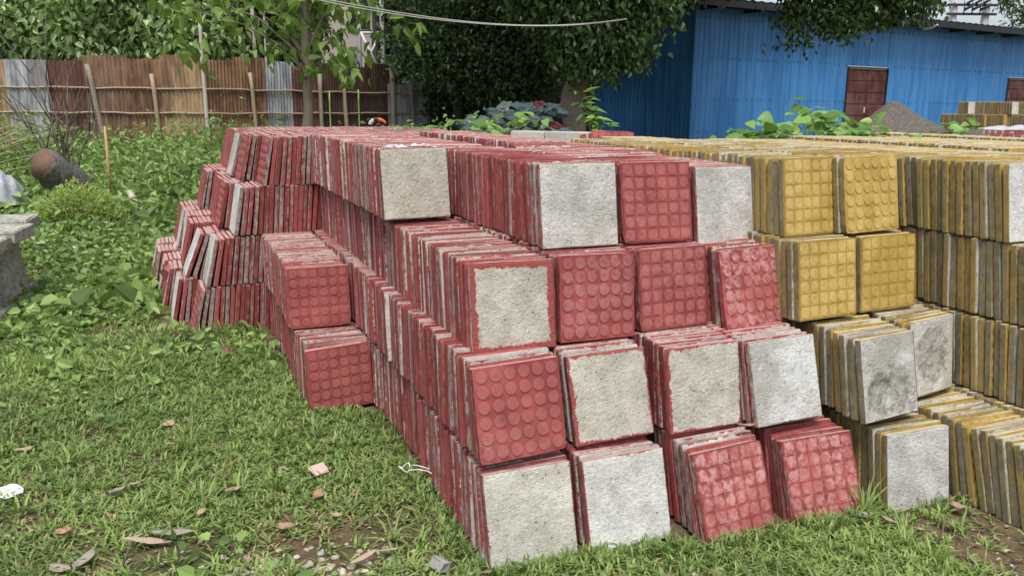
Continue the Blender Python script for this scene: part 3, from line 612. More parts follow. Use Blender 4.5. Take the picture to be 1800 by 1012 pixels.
weeds('weeds', 3000, -10, .3, 7.5, 12.5, lambda x, y: .15+.07*np.clip(y-8, 0, 4)+.16*wob(x, y, 1.3, 1), .10, 13, (.09, .72), WEED, 'leafy weeds growing thicker toward the fence')
weeds('tall_weeds', 2100, -14, .5, 12, 17, lambda x, y: .58+.17*np.clip(y-12, 0, 3)+.42*wob(x, y, 1.2, 1), .16, 26, (.105, .6), WEED, 'tall bright weeds growing up against the rusty fence')
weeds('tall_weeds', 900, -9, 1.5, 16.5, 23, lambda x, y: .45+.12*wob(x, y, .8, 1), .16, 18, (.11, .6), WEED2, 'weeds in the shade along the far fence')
weeds('low_weeds', 3000, -3.4, 2.0, 1.8, 4.6, lambda x, y: np.full_like(x, .03), .035, 7, (.026, .62), WEED, 'small clover-like weeds mixed into the lawn', lambda x, y: np.clip(.35+.5*wob(x, y, 2.5, 9), 0, 1)*(1-bare(x, y)))
weeds('broad_weeds', 420, -3.6, -.5, 2.0, 5.6, lambda x, y: np.full_like(x, .06), .06, 6, (.050, .8), WEED, 'large soft lobed leaves scattered over the lawn at left', lambda x, y: np.clip(.28+.7*weedy(x, y)+.8*wob(x, y, 2, 7)-.5*np.clip(x+1.6, 0, 1), 0, 1))
weeds('broad_weeds', 420, -8, -1.2, 5, 12, lambda x, y: .16+.07*np.clip(y-6, 0, 4), .10, 7, (.14, .8), WEED, 'coarse large-leaved weeds among the smaller ones at left', lambda x, y: np.clip(.35+.9*wob(x, y, 1.1, 12), 0, 1))
weeds('broad_weeds', 150, -10, -2.5, 9, 15, lambda x, y: .75+.25*wob(x, y, 2), .12, 22, (.13, .5), WEED, 'taller leafy stalks standing out of the weeds before the fence', lambda x, y: np.clip(.3+.9*wob(x, y, 1.4, 15), 0, 1))
n = 6500; x = rng.uniform(-3, 2, n); y = rng.uniform(1.85, 5, n); k = free(x, y) & inview(x, y) & (rng.random(n) < .3+.7*bare(x, y)+.3*(y < 2.7)); x, y = x[k], y[k]; n = len(x)
P = np.stack([x, y, gh(x, y)+rng.uniform(.004, .022, n)], 1); A = rvec(n)*np.array([1, 1, .25]); N = rvec(n)*.4+np.array([0, 0, 1]); LT = leaf_mat('leaf_litter', (.10, .075, .05), (.42, .35, .25), .9, .05)
tag(link('leaf_litter', leaves('leaf_litter', P, A, N, rng.uniform(.012, .035, n), rng.uniform(.007, .016, n), LT, 4)), 'brown bits of dead leaf and straw caught in the lawn', 'leaf litter', None, 'stuff')
print('veg ok')

# ------------------------------------------------------------------ wooded hill, trees
BARK = flat('bark', (.23, .19, .14), .95, .5, 9, .8); BARKD = flat('dark_bark', (.07, .055, .04), .95, .5, 9, .8)
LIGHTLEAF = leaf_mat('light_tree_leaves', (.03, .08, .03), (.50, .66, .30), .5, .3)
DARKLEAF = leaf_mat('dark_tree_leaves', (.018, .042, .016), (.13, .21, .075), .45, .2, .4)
GLOSSLEAF = leaf_mat('glossy_tree_leaves', (.016, .045, .012), (.11, .20, .045), .35, .2, .5)
TEAKLEAF = leaf_mat('large_sapling_leaves', (.022, .065, .016), (.23, .35, .075), .5, .35)
FARLEAF = leaf_mat('far_wood_leaves', (.018, .045, .016), (.10, .19, .06), .6, .2)
t = NT('wooded_hill', 1, 0); p = t.pos(); n2 = t.noise(p, 1.1, 6, .75); t.color(t.mix(t.ss(n2, .35, .7), (.008, .018, .008), (.045, .085, .03))); t.bump(n2, 1, .8)
hx = np.linspace(-60, 9, 50); hz = np.linspace(0, 1, 16); HX, HZ = np.meshgrid(hx, hz)
HY = 36+HZ*16+wob(HX, HZ*20, .35, 2)*1.5; HZZ = 16*np.sin(HZ*pi/2)*np.clip((9-HX)/9, 0, 1)**.5+wob(HX, HZ*30, .6, 1)*.5-1
ii, jj = np.meshgrid(np.arange(15), np.arange(49), indexing='ij'); q0 = (ii*50+jj).ravel()
tag(link('hill', mesh_np('hill', np.stack([HX.ravel(), HY.ravel(), HZZ.ravel()], 1), np.stack([q0, q0+1, q0+51, q0+50], 1), [t.m], smooth=True)), 'dark wooded rise far behind the fence', kind='structure')

def crown_pts(blobs, per, spread, shell=.45):
    C = []
    for c, r, n in blobs:
        k = max(1, n//per); d = rvec(k); rr = rng.random(k)**shell; q = np.array(c)+d*rr[:, None]*np.array(r); C.append((q, d))
    Q = np.concatenate([a for a, b in C]); D = np.concatenate([b for a, b in C]); return Q, D
def crown(name, blobs, mat, L, W_, parent, base, per=14, spread=.28, droop=.4, quality=2, upn=.9, bright=0.):
    Q, D = crown_pts(blobs, per, spread); n = len(Q)*per; tint = rng.normal(0, .19, len(Q))
    P = np.repeat(Q, per, 0)+rng.normal(size=(n, 3))*spread*np.array([1, 1, .7]); Dr = np.repeat(D, per, 0)
    A = Dr*.5+rvec(n)*.9+np.array([0, 0, -droop]); N = rvec(n)*.65+np.array([0, 0, upn])+Dr*.3
    Ls = rng.uniform(.65, 1.25, n)*L
    if name == 'big_leaves':
        k = px(P); o_ = (k[:, 1] > -20); i_ = np.where(o_)[0][:300]; leaf_parts(parent, P[i_], A[i_], N[i_], Ls[i_], Ls[i_]*W_, BIGLEAF, .6, base); m_ = np.ones(n, bool); m_[i_] = False; P, A, N, Ls, tint, per = P[m_], A[m_], N[m_], Ls[m_], np.zeros(m_.sum()), 1; n = len(P); name = 'crown'
    rv = np.clip(rng.normal(.42+bright, .18, n)+np.repeat(tint, per), 0, 1)
    return link(name, leaves(name, P, A, N, Ls, Ls*W_, mat, quality, rv, base=base), parent)
def trunk(name, base, pts, rad, mat, parent, limbs=(), seg=9):
    mb = MB(); b = np.array(base)
    def wig(pts, rad):
        P = []; Rr = []
        for i in range(len(pts)-1):
            for k in range(4):
                f = k/4; q = np.array(pts[i])*(1-f)+np.array(pts[i+1])*f+np.array([rnd.gauss(0, .15), rnd.gauss(0, .15), 0])*rad[i]; P.append(q-b); Rr.append((rad[i]*(1-f)+rad[i+1]*f)*rnd.uniform(.93, 1.07))
        P.append(np.array(pts[-1])-b); Rr.append(rad[-1]); return P, Rr
    mb.tube(*wig(pts, rad), seg, 0)
    for lp, lr in limbs: mb.tube(*wig(lp, lr), 6, 0)
    return mb.build(name, mat, parent)
BIGLEAF = leaf_mat('large_sapling_leaf', (.022, .065, .016), (.23, .35, .075), .5, .35, orand=True)
def tree(label, base, pts, rad, blobs, mat, L, W_, limbs=(), bark=BARK, group=None, cname='crown', **kw):
    root = empty('tree', base, 0, label, 'tree', group)
    trunk('trunk', base, pts, rad, bark, root, limbs); crown(cname, blobs, mat, L, W_, root, base, **kw); return root
def L3(*a): return [np.array(q, float) for q in a]
# pale leafy trees behind the rusty fence
GB = 'trees behind the rusty fence'
for lab, bx, by, blobs in (
    ('broad light green tree above the left half of the rusty fence', -9.0, 21.5, [((-9.2, 20.3, 4.2), (2.5, 1.4, 2.4), 7000), ((-7.7, 20.2, 3.0), (1.1, 1.0, 1.2), 2600), ((-10.3, 20.2, 2.9), (1.2, 1.0, 1.0), 2000), ((-8.5, 20.5, 6.5), (3, 2, 2), 4000)]),
    ('light green tree with hanging twigs above the left end of the fence', -12.8, 21, [((-12.9, 20, 3.3), (1.5, 1.2, 1.8), 4200), ((-14.6, 20.5, 4.5), (2.2, 1.6, 2.6), 3500), ((-12.5, 20.5, 6), (2.4, 1.6, 2), 3000)]),
    ('darker green tree just left of the thin pale pole above the fence', -6.9, 23.5, [((-6.9, 23, 4.5), (1.3, 1.4, 2.8), 4200), ((-6.3, 23.4, 2.9), (.9, 1.0, 1.2), 1600)]),
    ):
    z = float(gh(bx, by)); tree(lab, (bx, by, z), L3((bx, by, z-.1), (bx+.2, by, 2.2), (bx, by, 5)), [.22, .17, .1], blobs, LIGHTLEAF if 'light' in lab else DARKLEAF, .19, .62, quality=4, per=26, spread=.33, droop=.7,
        limbs=[(L3((bx+.1, by, 2), (bx-1, by-.3, 3.2), (bx-2, by-.5, 4.4)), [.1, .07, .03]), (L3((bx+.1, by, 2.4), (bx+1.2, by-.5, 3.8)), [.1, .04])], group=GB)
# deep shade trees in the middle
DT = 'dark trees behind the blocks'
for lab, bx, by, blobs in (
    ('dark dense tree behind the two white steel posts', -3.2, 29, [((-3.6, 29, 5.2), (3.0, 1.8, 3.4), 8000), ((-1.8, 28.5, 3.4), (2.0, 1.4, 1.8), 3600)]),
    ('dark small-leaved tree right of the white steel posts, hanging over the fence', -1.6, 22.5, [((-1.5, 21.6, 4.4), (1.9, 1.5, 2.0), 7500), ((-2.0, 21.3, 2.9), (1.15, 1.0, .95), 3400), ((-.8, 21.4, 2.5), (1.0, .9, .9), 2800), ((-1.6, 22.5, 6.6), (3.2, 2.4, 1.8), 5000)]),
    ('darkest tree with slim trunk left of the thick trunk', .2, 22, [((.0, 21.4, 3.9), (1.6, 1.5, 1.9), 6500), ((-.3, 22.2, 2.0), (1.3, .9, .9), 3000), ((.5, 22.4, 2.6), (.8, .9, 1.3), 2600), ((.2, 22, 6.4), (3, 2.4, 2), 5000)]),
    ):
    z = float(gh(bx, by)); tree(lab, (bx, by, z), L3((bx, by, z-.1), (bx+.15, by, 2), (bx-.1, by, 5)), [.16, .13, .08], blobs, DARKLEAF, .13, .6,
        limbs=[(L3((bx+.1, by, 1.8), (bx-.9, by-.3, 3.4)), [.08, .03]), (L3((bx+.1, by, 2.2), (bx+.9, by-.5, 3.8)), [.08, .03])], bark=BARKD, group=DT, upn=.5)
# the large tree whose branches hang over the shed
bx, by = 1.27, 17.8
BT = [((1.5, 17.3, 4.0), (1.25, 1.2, 1.1), 4200), ((1.35, 17.2, 2.95), (.75, .8, .75), 2200), ((2.25, 17.4, 2.75), (.55, .6, .65), 1500), ((2.55, 17.6, 3.6), (.9, .9, .8), 2200), ((.6, 17.6, 3.6), (.8, .8, .7), 1700), ((3.7, 18.5, 4.3), (1.0, 1.1, .45), 1800),
      ((1.6, 17.1, 2.15), (.30, .35, .30), 320), ((1.3, 17.0, 2.35), (.28, .3, .28), 300), ((5.3, 18.6, 5.1), (2.0, 1.8, .8), 3600), ((2.2, 19.0, 6.2), (3.2, 3.0, 1.5), 7500), ((5.1, 18.8, 4.32), (1.3, .9, .42), 2000), ((7.1, 19.4, 4.45), (1.25, .9, .55), 2600), ((8.4, 19.6, 4.25), (1.15, .8, .55), 2600),
      ((6.6, 19.2, 3.75), (.55, .5, .45), 700), ((6.35, 19.1, 3.15), (.24, .24, .35), 200), ((7.5, 19.3, 3.55), (.6, .5, .40), 800), ((7.35, 19.2, 3.15), (.28, .25, .25), 200), ((8.5, 19.5, 3.65), (.55, .5, .4), 650), ((9.35, 19.7, 3.85), (.5, .5, .42), 600), ((9.7, 19.8, 4.6), (.35, .5, .6), 420), ((7.0, 19.5, 6.0), (3.0, 2.6, 1.2), 5200),
      ((-1, 19.2, 6.8), (3.2, 3.2, 1.6), 7000), ((2.5, 22, 7.2), (4.2, 3.4, 1.6), 11000), ((3.4, 23.5, 5.6), (2.4, 2.6, 1.2), 6000), ((5.2, 21.5, 5.6), (2.6, 1.8, .9), 5000), ((6.5, 21.5, 7.2), (3.0, 3.0, 1.3), 7000), ((1.0, 15.8, 6.6), (3.0, 2.2, 1.3), 5000)]
tree('large dark glossy tree with thick pale trunk whose branches hang before the blue shed', (bx, by, 0), L3((bx, by, -.1), (bx-.02, by, 1.4), (bx+.12, by, 2.6), (bx+.3, by+.3, 4.2), (bx+.6, by+.8, 6)), [.27, .24, .22, .16, .08], BT, GLOSSLEAF, .15, .62,
     limbs=[(L3((bx+.1, by, 2.4), (bx+1.4, by+.2, 3.6), (bx+3.6, by+.9, 4.6), (bx+6.8, by+1.7, 4.4)), [.13, .1, .07, .03]), (L3((bx, by, 2.2), (bx-.7, by-.2, 3.4), (bx-1.5, by+.5, 5)), [.12, .08, .04]), (L3((bx+.14, by-.05, 1.9), (bx+.42, by-.05, 2.4), (bx+.5, by-.1, 3.2)), [.12, .08, .05])],
     per=12, spread=.2, droop=.7, upn=.6)
# sapling with big leaves in front of the fence
bx, by = -3.47, 14.0
TB = []
for i in range(80):
    a = rnd.uniform(0, 2*pi); zz = rnd.uniform(1.95, 5.2); r_ = rnd.uniform(.15, 1.9)*(1.05 if zz < 3.6 else .8); c_ = (bx+cos(a)*r_-.12, by+sin(a)*r_*.7, zz); q_ = px(np.array(c_))
    if not (q_[0] > 622 and q_[1] > 38): TB.append((c_, (.28, .28, .22), 14))
lm = [(L3((bx+.02, by, max(1.9, b[0][2]-.7-.2*k % .3)), ((bx+b[0][0])/2, (by+b[0][1])/2, b[0][2]-.25), b[0]), [.03, .018, .008]) for k, b in enumerate(TB[:26])]
sap = tree('slender young tree with large oval leaves standing before the rusty fence', (bx, by, 0), L3((bx, by, -.1), (bx-.02, by, 1.8), (bx+.02, by, 3.4), (bx, by, 5.8)), [.095, .08, .06, .03], TB, TEAKLEAF, .23, .52, limbs=lm, cname='big_leaves', per=14, spread=.2, droop=.75, quality=4, upn=.55, bright=.08)
TB = [((atY(x_, y_, 10.5)), (.16, .16, .1), 7) for x_, y_ in ((345, 8), (372, -8), (400, 30), (420, 52), (450, 12), (395, -30), (440, -20))]
root = empty('branch', (-3.9, 10.5, 3.4), 0, 'leafy twig hanging into the top of the picture left of the slender young tree', 'branch')
crown('foliage', TB, TEAKLEAF, .17, .55, root, (-3.9, 10.5, 3.4), per=7, spread=.10, droop=.6, quality=4, upn=.5, bright=.15)
mb = MB(); [mb.tube([np.array(b[0])-np.array((-3.9, 10.5, 3.4)), np.array([0, .1, .55]), np.array([.25, .2, 1.4])], [.005, .01, .014], 5) for b in TB]; mb.build('twig', BARK, root)
# right-hand airy tree behind the shed
bx, by = 29.2, 46
AB = [((28.0+rnd.gauss(0, 1.2), 46+rnd.gauss(0, .8), 7.1+rnd.gauss(0, .65)), (.6, .5, .3), 90) for _ in range(16)]+[((30+rnd.gauss(0, 1), 46, 6.4+rnd.gauss(0, .5)), (.8, .8, .45), 160) for _ in range(12)]
tree('airy tree with feathery foliage behind the shed roof at the top right', (bx, by, 0), L3((bx, by, 0), (bx, by, 4), (bx-.4, by, 8)), [.3, .2, .06], AB, DARKLEAF, .30, .35, limbs=[(L3((bx, by, 4.6), (bx-1.2, by, 6.2), (bx-3, by, 7.2)), [.1, .06, .03]), (L3((bx, by, 5), (bx+.8, by, 6.4)), [.08, .03])], bark=BARKD, spread=.22, droop=.1)
# far wood that nobody could count
n = 42000; X = rng.uniform(-24, 1.5, n); Y = rng.uniform(27, 33, n); ztop = 9+2*wob(X, Y, .4); Z = rng.random(n)**.9*ztop; cl = wob(X, Z, 1.4, 3)
P = np.stack([X, Y-cl*.8, Z], 1); A = rvec(n)+np.array([0, -.4, -.3]); N = rvec(n)*.7+np.array([0, -.3, .8])
tag(link('far_wood', leaves('far_wood', P, A, N, rng.uniform(.22, .4, n), .24, FARLEAF, 2, np.clip(.35+.3*cl+rng.normal(0, .15, n), 0, 1))), 'dark mass of far trees closing the view behind the fence', 'woodland', None, 'stuff')
n = 9000; X = rng.uniform(-3.0, 1.2, n); Y = rng.uniform(22.8, 24.6, n); Z = rng.random(n)*2.4*(.8+.3*wob(X, Y, 1.2)); P = np.stack([X, Y, Z], 1)
tag(link('undergrowth', leaves('undergrowth', P, rvec(n)+np.array([0, -.3, -.2]), rvec(n)*.7+np.array([0, -.2, .7]), rng.uniform(.12, .22, n), .10, DARKLEAF, 2, np.clip(rng.normal(.25, .2, n), 0, 1))), 'dark tangled undergrowth beneath the trees by the sacks', 'undergrowth', None, 'stuff')

# ------------------------------------------------------------------ corrugated fence
def rust_mat(name, a, b, c, k=.5):
    t = NT(name, .85, .3); p = t.obj(); v = t.vmath('MULTIPLY', p, (3, 3, .8)); n1 = t.noise(v, 1.3, 6, .7); n2 = t.noise(p, 9, 5, .7); n3 = t.noise(p, 1.1, 3)
    col = t.mix(t.ss(n1, .34, .66), tuple(x*.75 for x in a), tuple(min(1, x*1.15) for x in b)); col = t.mix(t.math('MULTIPLY', t.ss(n3, .45, .65), k), col, c); col = t.mix(t.math('MULTIPLY', t.ss(n2, .58, .7), .5), col, tuple(x*.45 for x in a)); t.color(col); t.bump(n2, .3, .01); return t.m
RUST = dict(mid=rust_mat('rust_mid', (.12, .065, .045), (.26, .135, .08), (.34, .21, .12), .7), brown=rust_mat('rust_brown', (.12, .066, .046), (.25, .15, .10), (.32, .22, .15)), dark=rust_mat('rust_dark', (.085, .044, .036), (.15, .075, .058), (.12, .05, .04), .4),
            orange=rust_mat('rust_orange', (.19, .12, .075), (.37, .26, .15), (.18, .095, .06), .6), grey=rust_mat('galvanised_weathered', (.24, .25, .26), (.40, .42, .44), (.20, .13, .09), .35), shade=rust_mat('rust_painted_shade', (.045, .027, .022), (.09, .05, .037), (.06, .04, .03), .4))  # shade sheets: tree shade painted in as a near-black rust colour
WOOD = flat('weathered_post_wood', (.25, .22, .17), .95, .35, 14, .5); BAMB = flat('bamboo_rail', (.33, .26, .165), .7, .25, 10, .2); GBAM = flat('green_bamboo', (.30, .42, .12), .6, .25, 10, .1)
FA, FB_, FC, FD = np.array([-14.5, 17.1]), np.array([-6.6, 17.7]), np.array([-1.4, 24.3]), np.array([2.6, 27.0])
fence = empty('corrugated_fence', (-8, 17.5, 0), 0, 'long fence of rusty corrugated sheets on wooden posts and bamboo rails behind the weeds', 'fence')
FO = np.array([-8, 17.5, 0])
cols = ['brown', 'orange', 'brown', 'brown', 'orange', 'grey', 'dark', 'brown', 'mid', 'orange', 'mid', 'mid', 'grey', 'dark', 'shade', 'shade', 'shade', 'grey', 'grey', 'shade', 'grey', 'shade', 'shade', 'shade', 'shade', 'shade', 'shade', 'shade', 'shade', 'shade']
ci = 0
for (A_, B_, hl, hr) in ((FA, FB_, 2.28, 2.30), (FB_, FC, 2.30, 2.42), (FC, FD, 2.3, 2.2)):
    d = B_-A_; Ln = np.linalg.norm(d); d = d/Ln; nn = np.array([d[1], -d[0]]); ns = int(round(Ln/.80)); wd = Ln/ns
    for i in range(ns):
        nw = 10; ppw = 6; m_ = nw*ppw+1; s_ = np.linspace(-.03, wd+.03, m_); off = .017*np.sin(np.arange(m_)*2*pi/ppw)+(.014 if i % 2 else 0)
        hgt = hl+(hr-hl)*i/ns+rnd.uniform(-.10, .06); tl = rnd.uniform(-.012, .012); x0 = A_+d*wd*i; lean_ = rnd.uniform(-.02, .03); Vv = []
        if cols[ci % len(cols)] == 'grey' and ci > 13: hgt -= .38
        for z_ in (-.05, .8, 1.6, hgt):
            q = x0[None]+d[None]*(s_[:, None]+tl*z_)+nn[None]*(off+lean_*(z_-1)*.5)[:, None]
            zz = np.full(m_, z_)+(np.where(z_ == hgt, 1, 0)*(tl*(s_-wd/2)*2+rng.normal(0, .006, m_))); Vv.append(np.stack([q[:, 0], q[:, 1], zz], 1))
        Vv = np.concatenate(Vv)-FO; a_, b_ = np.meshgrid(np.arange(3), np.arange(m_-1), indexing='ij'); q0 = (a_*m_+b_).ravel()
        link('sheet', mesh_np('sheet', Vv, np.stack([q0, q0+1, q0+m_+1, q0+m_], 1), [RUST[cols[ci % len(cols)]]], smooth=True), fence); ci += 1
def onfence(pxx, off=.07):
    for (A_, B_) in ((FA, FB_), (FB_, FC), (FC, FD)):
        d = ray(pxx, 180)[:2]; e = B_-A_; M = np.array([[d[0], -e[0]], [d[1], -e[1]]]); tt = np.linalg.solve(M, A_)
        if 0 <= tt[1] <= 1: e = e/np.linalg.norm(e); return A_+e*tt[1]*np.linalg.norm(B_-A_)+np.array([e[1], -e[0]])*off
    return FD
for pt, pb, y0, w, mt in ((163, 188, 113, .055, WOOD), (274, 281, 130, .045, BAMB), (439, 446, 128, .045, BAMB), (600, 607, 138, .05, BAMB), (686, 688, 118, .07, WOOD), (719, 723, 150, .055, WOOD), (785, 791, 150, .07, WOOD), (560, 560, 130, .05, WOOD)):
    q1, q2 = onfence(pt, .09), onfence(pb, .09); zt = (atY(pt, y0, q1[1]))[2]; mb = MB()
    pts = [np.array([*q2, -.1])*(1-k)+np.array([*q1, zt])*k-FO+np.array([rnd.gauss(0, .006), 0, 0]) for k in np.linspace(0, 1, 7)]
    mb.tube(pts, [w*rnd.uniform(.92, 1.08) for _ in pts], 7); mb.build('post', mt, fence)
for pxx, y0, y1 in ((577, 160, 217), (628, 158, 217), (761, 150, 215), (802, 150, 212)):
    q = onfence(pxx, .05); mb = MB(); mb.tube([np.array([*q, z_])-FO for z_ in np.linspace(.4, atY(pxx, y0, q[1])[2], 6)], .022, 6); mb.build('bamboo_stake', GBAM, fence)
for z_ in (1.67, 1.16):
    for (A_, B_) in ((FA, FB_), (FB_, FC), (FC, FD)):
        e = (B_-A_)/np.linalg.norm(B_-A_); nn = np.array([e[1], -e[0]])*.045; mb = MB(); K = 26
        mb.tube([np.array([*(A_+(B_-A_)*k/K+nn), z_+.010*sin(k*1.3+z_*7)+.005*sin(k*2.9)])-FO for k in range(K+1)], .022, 6); mb.build('rail', BAMB, fence)
# tall thin poles
def pole(label, p0, p1, Y, r, mat, z0=-.1):
    a, b = atY(*p0, Y), atY(*p1, Y); base = np.array([b[0]+(b[0]-a[0])*(b[2]-z0)/(a[2]-b[2]), Y, z0]); mb = MB(); K = 8
    mb.tube([(a*(k/K)+base*(1-k/K))-base+np.array([rnd.gauss(0, r*.12), 0, 0]) for k in range(K+1)], [r*(1-.2*k/K) for k in range(K+1)], 8)
    o = mb.build('pole', mat, None, base); tag(o, label, 'pole'); return o
PALEWOOD = flat('pale_dry_wood', (.48, .44, .38), .9, .25, 12, .4)
pole('tall pale crooked pole rising above the fence, left of the slender young tree', (349, 18), (364, 215), 17.0, .045, PALEWOOD)
pole('thin pale pole above the fence partly hidden by large leaves', (442, 14), (450, 115), 20.5, .055, PALEWOOD)
pole('thinnest white pole just right of the pale pole, behind large leaves', (463, 8), (468, 116), 20.8, .028, flat('white_pole', (.7, .7, .68), .6, .1))
# white lattice mast
WHT = flat('white_steel', (.72, .74, .75), .5, .08)
base = atY(655, 180, 24.4); base[2] = 0; mast = empty('braced_frame', base, 0, 'two tall white steel posts with a crossed brace between them behind the fence', 'steel frame')
zf_ = lambda y_: atY(655, y_, 24.4)[2]
hw = .33
for sx in (-1, 1): MB().tube([(sx*hw*1.05, 0, 0), (sx*hw, 0, 4), (sx*hw*1.0, 0, 9)], .065, 8).build('post', WHT, mast)
for z0_, z1_ in ((zf_(124), zf_(58)), (.5, zf_(130))):
    MB().tube([(-hw*.7, -.03, z0_), (hw*.85, -.03, z1_)], .036, 6).build('brace', WHT, mast); MB().tube([(hw*.7, -.06, z0_), (-hw*.85, -.06, z1_)], .036, 6).build('brace', WHT, mast)
    MB().tube([(-hw, 0, z1_), (hw, 0, z1_)], .036, 6).build('strut', WHT, mast)
# pinkish house glimpsed between the leaves
PINK = flat('pinkish_plaster', (.50, .43, .39), .9, .15, 3); DKW = flat('dark_window', (.02, .022, .025), .2, .2)
base = np.array([-7.35, 26.6, 0]); hb = empty('house', base, 0, 'pinkish plastered house glimpsed between the trees behind the fence', 'house')
MB().box((1.2, .8, 3), (3.3, 1.6, 6.2)).build('wall', PINK, hb)
for wx, wz in ((-.1, 4.2), (1.2, 4.2), (2.5, 4.2), (-.1, 2.0), (1.2, 2.0), (2.5, 2.0)):
    f_ = MB().box((wx, -.02, wz+.0), (.78, .06, 1.12)).build('window', PALEWOOD, hb); MB().box((wx, -.055, wz), (.66, .04, 1.0)).build('pane', DKW, f_)
MB().box((1.2, .8, 6.2), (3.7, 2.2, .18)).build('roof', RUST['brown'], hb)

# ------------------------------------------------------------------ blue shed
t = NT('blue_painted_sheet', .45, .4); p = t.obj(); v = t.vmath('MULTIPLY', p, (2.5, 2.5, .25)); n1 = t.noise(v, 1.6, 5, .6); n2 = t.noise(p, 7, 5, .7); n3 = t.noise(p, .5, 2); oi = t.n('ObjectInfo')
f_ = t.math('ADD', n1, t.math('MULTIPLY', t.math('SUBTRACT', oi.outputs['Random'], .5), .15)); c = t.mix(t.ss(f_, .35, .65), (.032, .175, .43), (.065, .26, .56)); c = t.mix(t.math('MULTIPLY', t.ss(n2, .64, .75), .35), c, (.03, .07, .16)); c = t.mix(t.math('MULTIPLY', t.ss(n3, .5, .65), .2), c, (.09, .25, .5)); t.color(c); BLUE = t.m
DARKM = flat('dark_steel', (.03, .032, .036), .7, .2); DOORM = rust_mat('brown_door_paint', (.085, .028, .024), (.13, .045, .038), (.20, .12, .10), .5); ROOFM = flat('blue_grey_roof_sheet', (.15, .19, .25), .5, .15)
C0_ = atY(1215, 180, 26); C0_[2] = 0; PH = R(31); SE = np.array([cos(PH), sin(PH), 0]); SN = np.array([-sin(PH), cos(PH), 0]); EH = 4.42
shed = empty('shed', C0_, PH, 'long blue corrugated metal shed with brown doors behind the tile blocks', 'shed')
def wallhit(x_, y_):
    d = ray(x_, y_); tt = ((C0_-np.array([0, 0, H]))@SN)/(d@SN); P = np.array([0, 0, H])+tt*d; return (P-C0_)@SE, P[2]
def clad(x0, x1, z0, z1, ax, name='cladding_sheet'):
    """ribbed sheet; ax 0: front wall (along x), 1: side wall (along y)"""
    n_ = int((x1-x0)/.21); prof = []; yo = 0
    for i in range(n_): b = x0+(x1-x0)*i/n_; w = (x1-x0)/n_; prof += [(b, 0), (b+w*.70, 0), (b+w*.77, -.013), (b+w*.90, -.013), (b+w*.97, 0)]
    prof.append((x1, 0)); pr = np.array(prof); V = []
    for z_ in (z0, z1): V.append(np.stack([pr[:, 0], pr[:, 1], np.full(len(pr), z_)], 1) if ax == 0 else np.stack([pr[:, 1], pr[:, 0], np.full(len(pr), z_)], 1))
    m_ = len(pr); q0 = np.arange(m_-1); link(name, mesh_np(name, np.concatenate(V), np.stack([q0, q0+1, q0+m_+1, q0+m_], 1), [BLUE]), shed)
s1, zt1 = wallhit(1490, 117); s2, _ = wallhit(1561, 122); s3, zt3 = wallhit(1772, 137); s4 = s3+(s2-s1)
LW = 24.; sw = 1.06; x = .02; i = 0
while x < LW:
    x1_ = min(x+sw, LW); top = EH; dy = (i % 2)*.006; bot = .25
    segs = [(x, x1_, bot)]
    for da, db, zt in ((s1, s2, zt1), (s3, s4, zt3)):
        ns_ = []
        for a, b, z0_ in segs:
            if b <= da or a >= db: ns_.append((a, b, z0_))
            else:
                if a < da-.05: ns_.append((a, da, z0_))
                ns_.append((max(a, da), min(b, db), zt+.03))
                if b > db+.05: ns_.append((db, b, z0_))
        segs = ns_
    for a, b, z0_ in segs:
        if b-a > .25: clad(a, b+.004, z0_, top, 0)
        else: MB().box(((a+b)/2, .0, (z0_+top)/2), (b-a-.012, .02, top-z0_)).build('cladding_sheet', BLUE, shed)
    x = x1_; i += 1
for k in range(16): clad(.0+k*1.06, 1.064+k*1.06, .25, EH+.0, 1)
MB().box((.0, .0, (EH+.25)/2), (.10, .10, EH-.25)).build('corner_trim', BLUE, shed)
MB().box((LW/2+.05, .25, .12), (LW-.05, .5, .30)).build('plinth', DARKM, shed); MB().box((.25, 8.7, .12), (.5, 16.4, .30)).build('plinth', DARKM, shed)
mb = MB()
for z_ in (2.90, 1.635, .62, 4.1):
    x = .1
    while x < LW:
        if not any(a-.08 < x < b+.08 and z_ < zt_ for a, b, zt_ in ((s1, s2, zt1), (s3, s4, zt3))): mb.box((x, -.028, z_+rnd.uniform(-.01, .01)), (.030, .014, .030))
        x += .21*rnd.choice((1, 1, 2))
o = mb.build('screw', DARKM, shed); o['kind'] = 'stuff'
mb = MB(); [mb.box((-.028, .1+.21*k, z_), (.014, .03, .03)) for z_ in (2.9, 1.635) for k in range(78)]; o = mb.build('screw', DARKM, shed); o['kind'] = 'stuff'
for (a, b, zt) in ((s1, s2, zt1), (s3, s4, zt3)):
    zb = .27; w = b-a; fr_ = MB(); fr_.box((a+.025, -.01, (zt+zb)/2), (.05, .09, zt-zb)); fr_.box((b-.025, -.01, (zt+zb)/2), (.05, .09, zt-zb)); fr_.box((a+w/2, -.011, zt-.025), (w-.1, .09, .05)); fr_.build('door_frame', DARKM, shed)
    for k in (0, 1):
        xa = a+.055+k*(w-.11)/2; xb = xa+(w-.11)/2-.006; d_ = MB(); d_.box(((xa+xb)/2, .02, (zt+zb)/2-.02), (xb-xa, .03, zt-zb-.08)); dl = d_.build('door', DOORM, shed)
        nr = 6
        for j in range(nr):
            za = zb+.04+(zt-zb-.12)*j/nr; zc = zb+.04+(zt-zb-.12)*(j+1)/nr; MB().box(((xa+xb)/2, -.003, (za+zc)/2), (xb-xa-.06, .02, zc-za-.05), bev=.006).build('door_panel', DOORM, dl)
        if k == 0: MB().box((xb-.03, -.03, 1.35), (.03, .04, .20)).build('handle', WHT, dl)
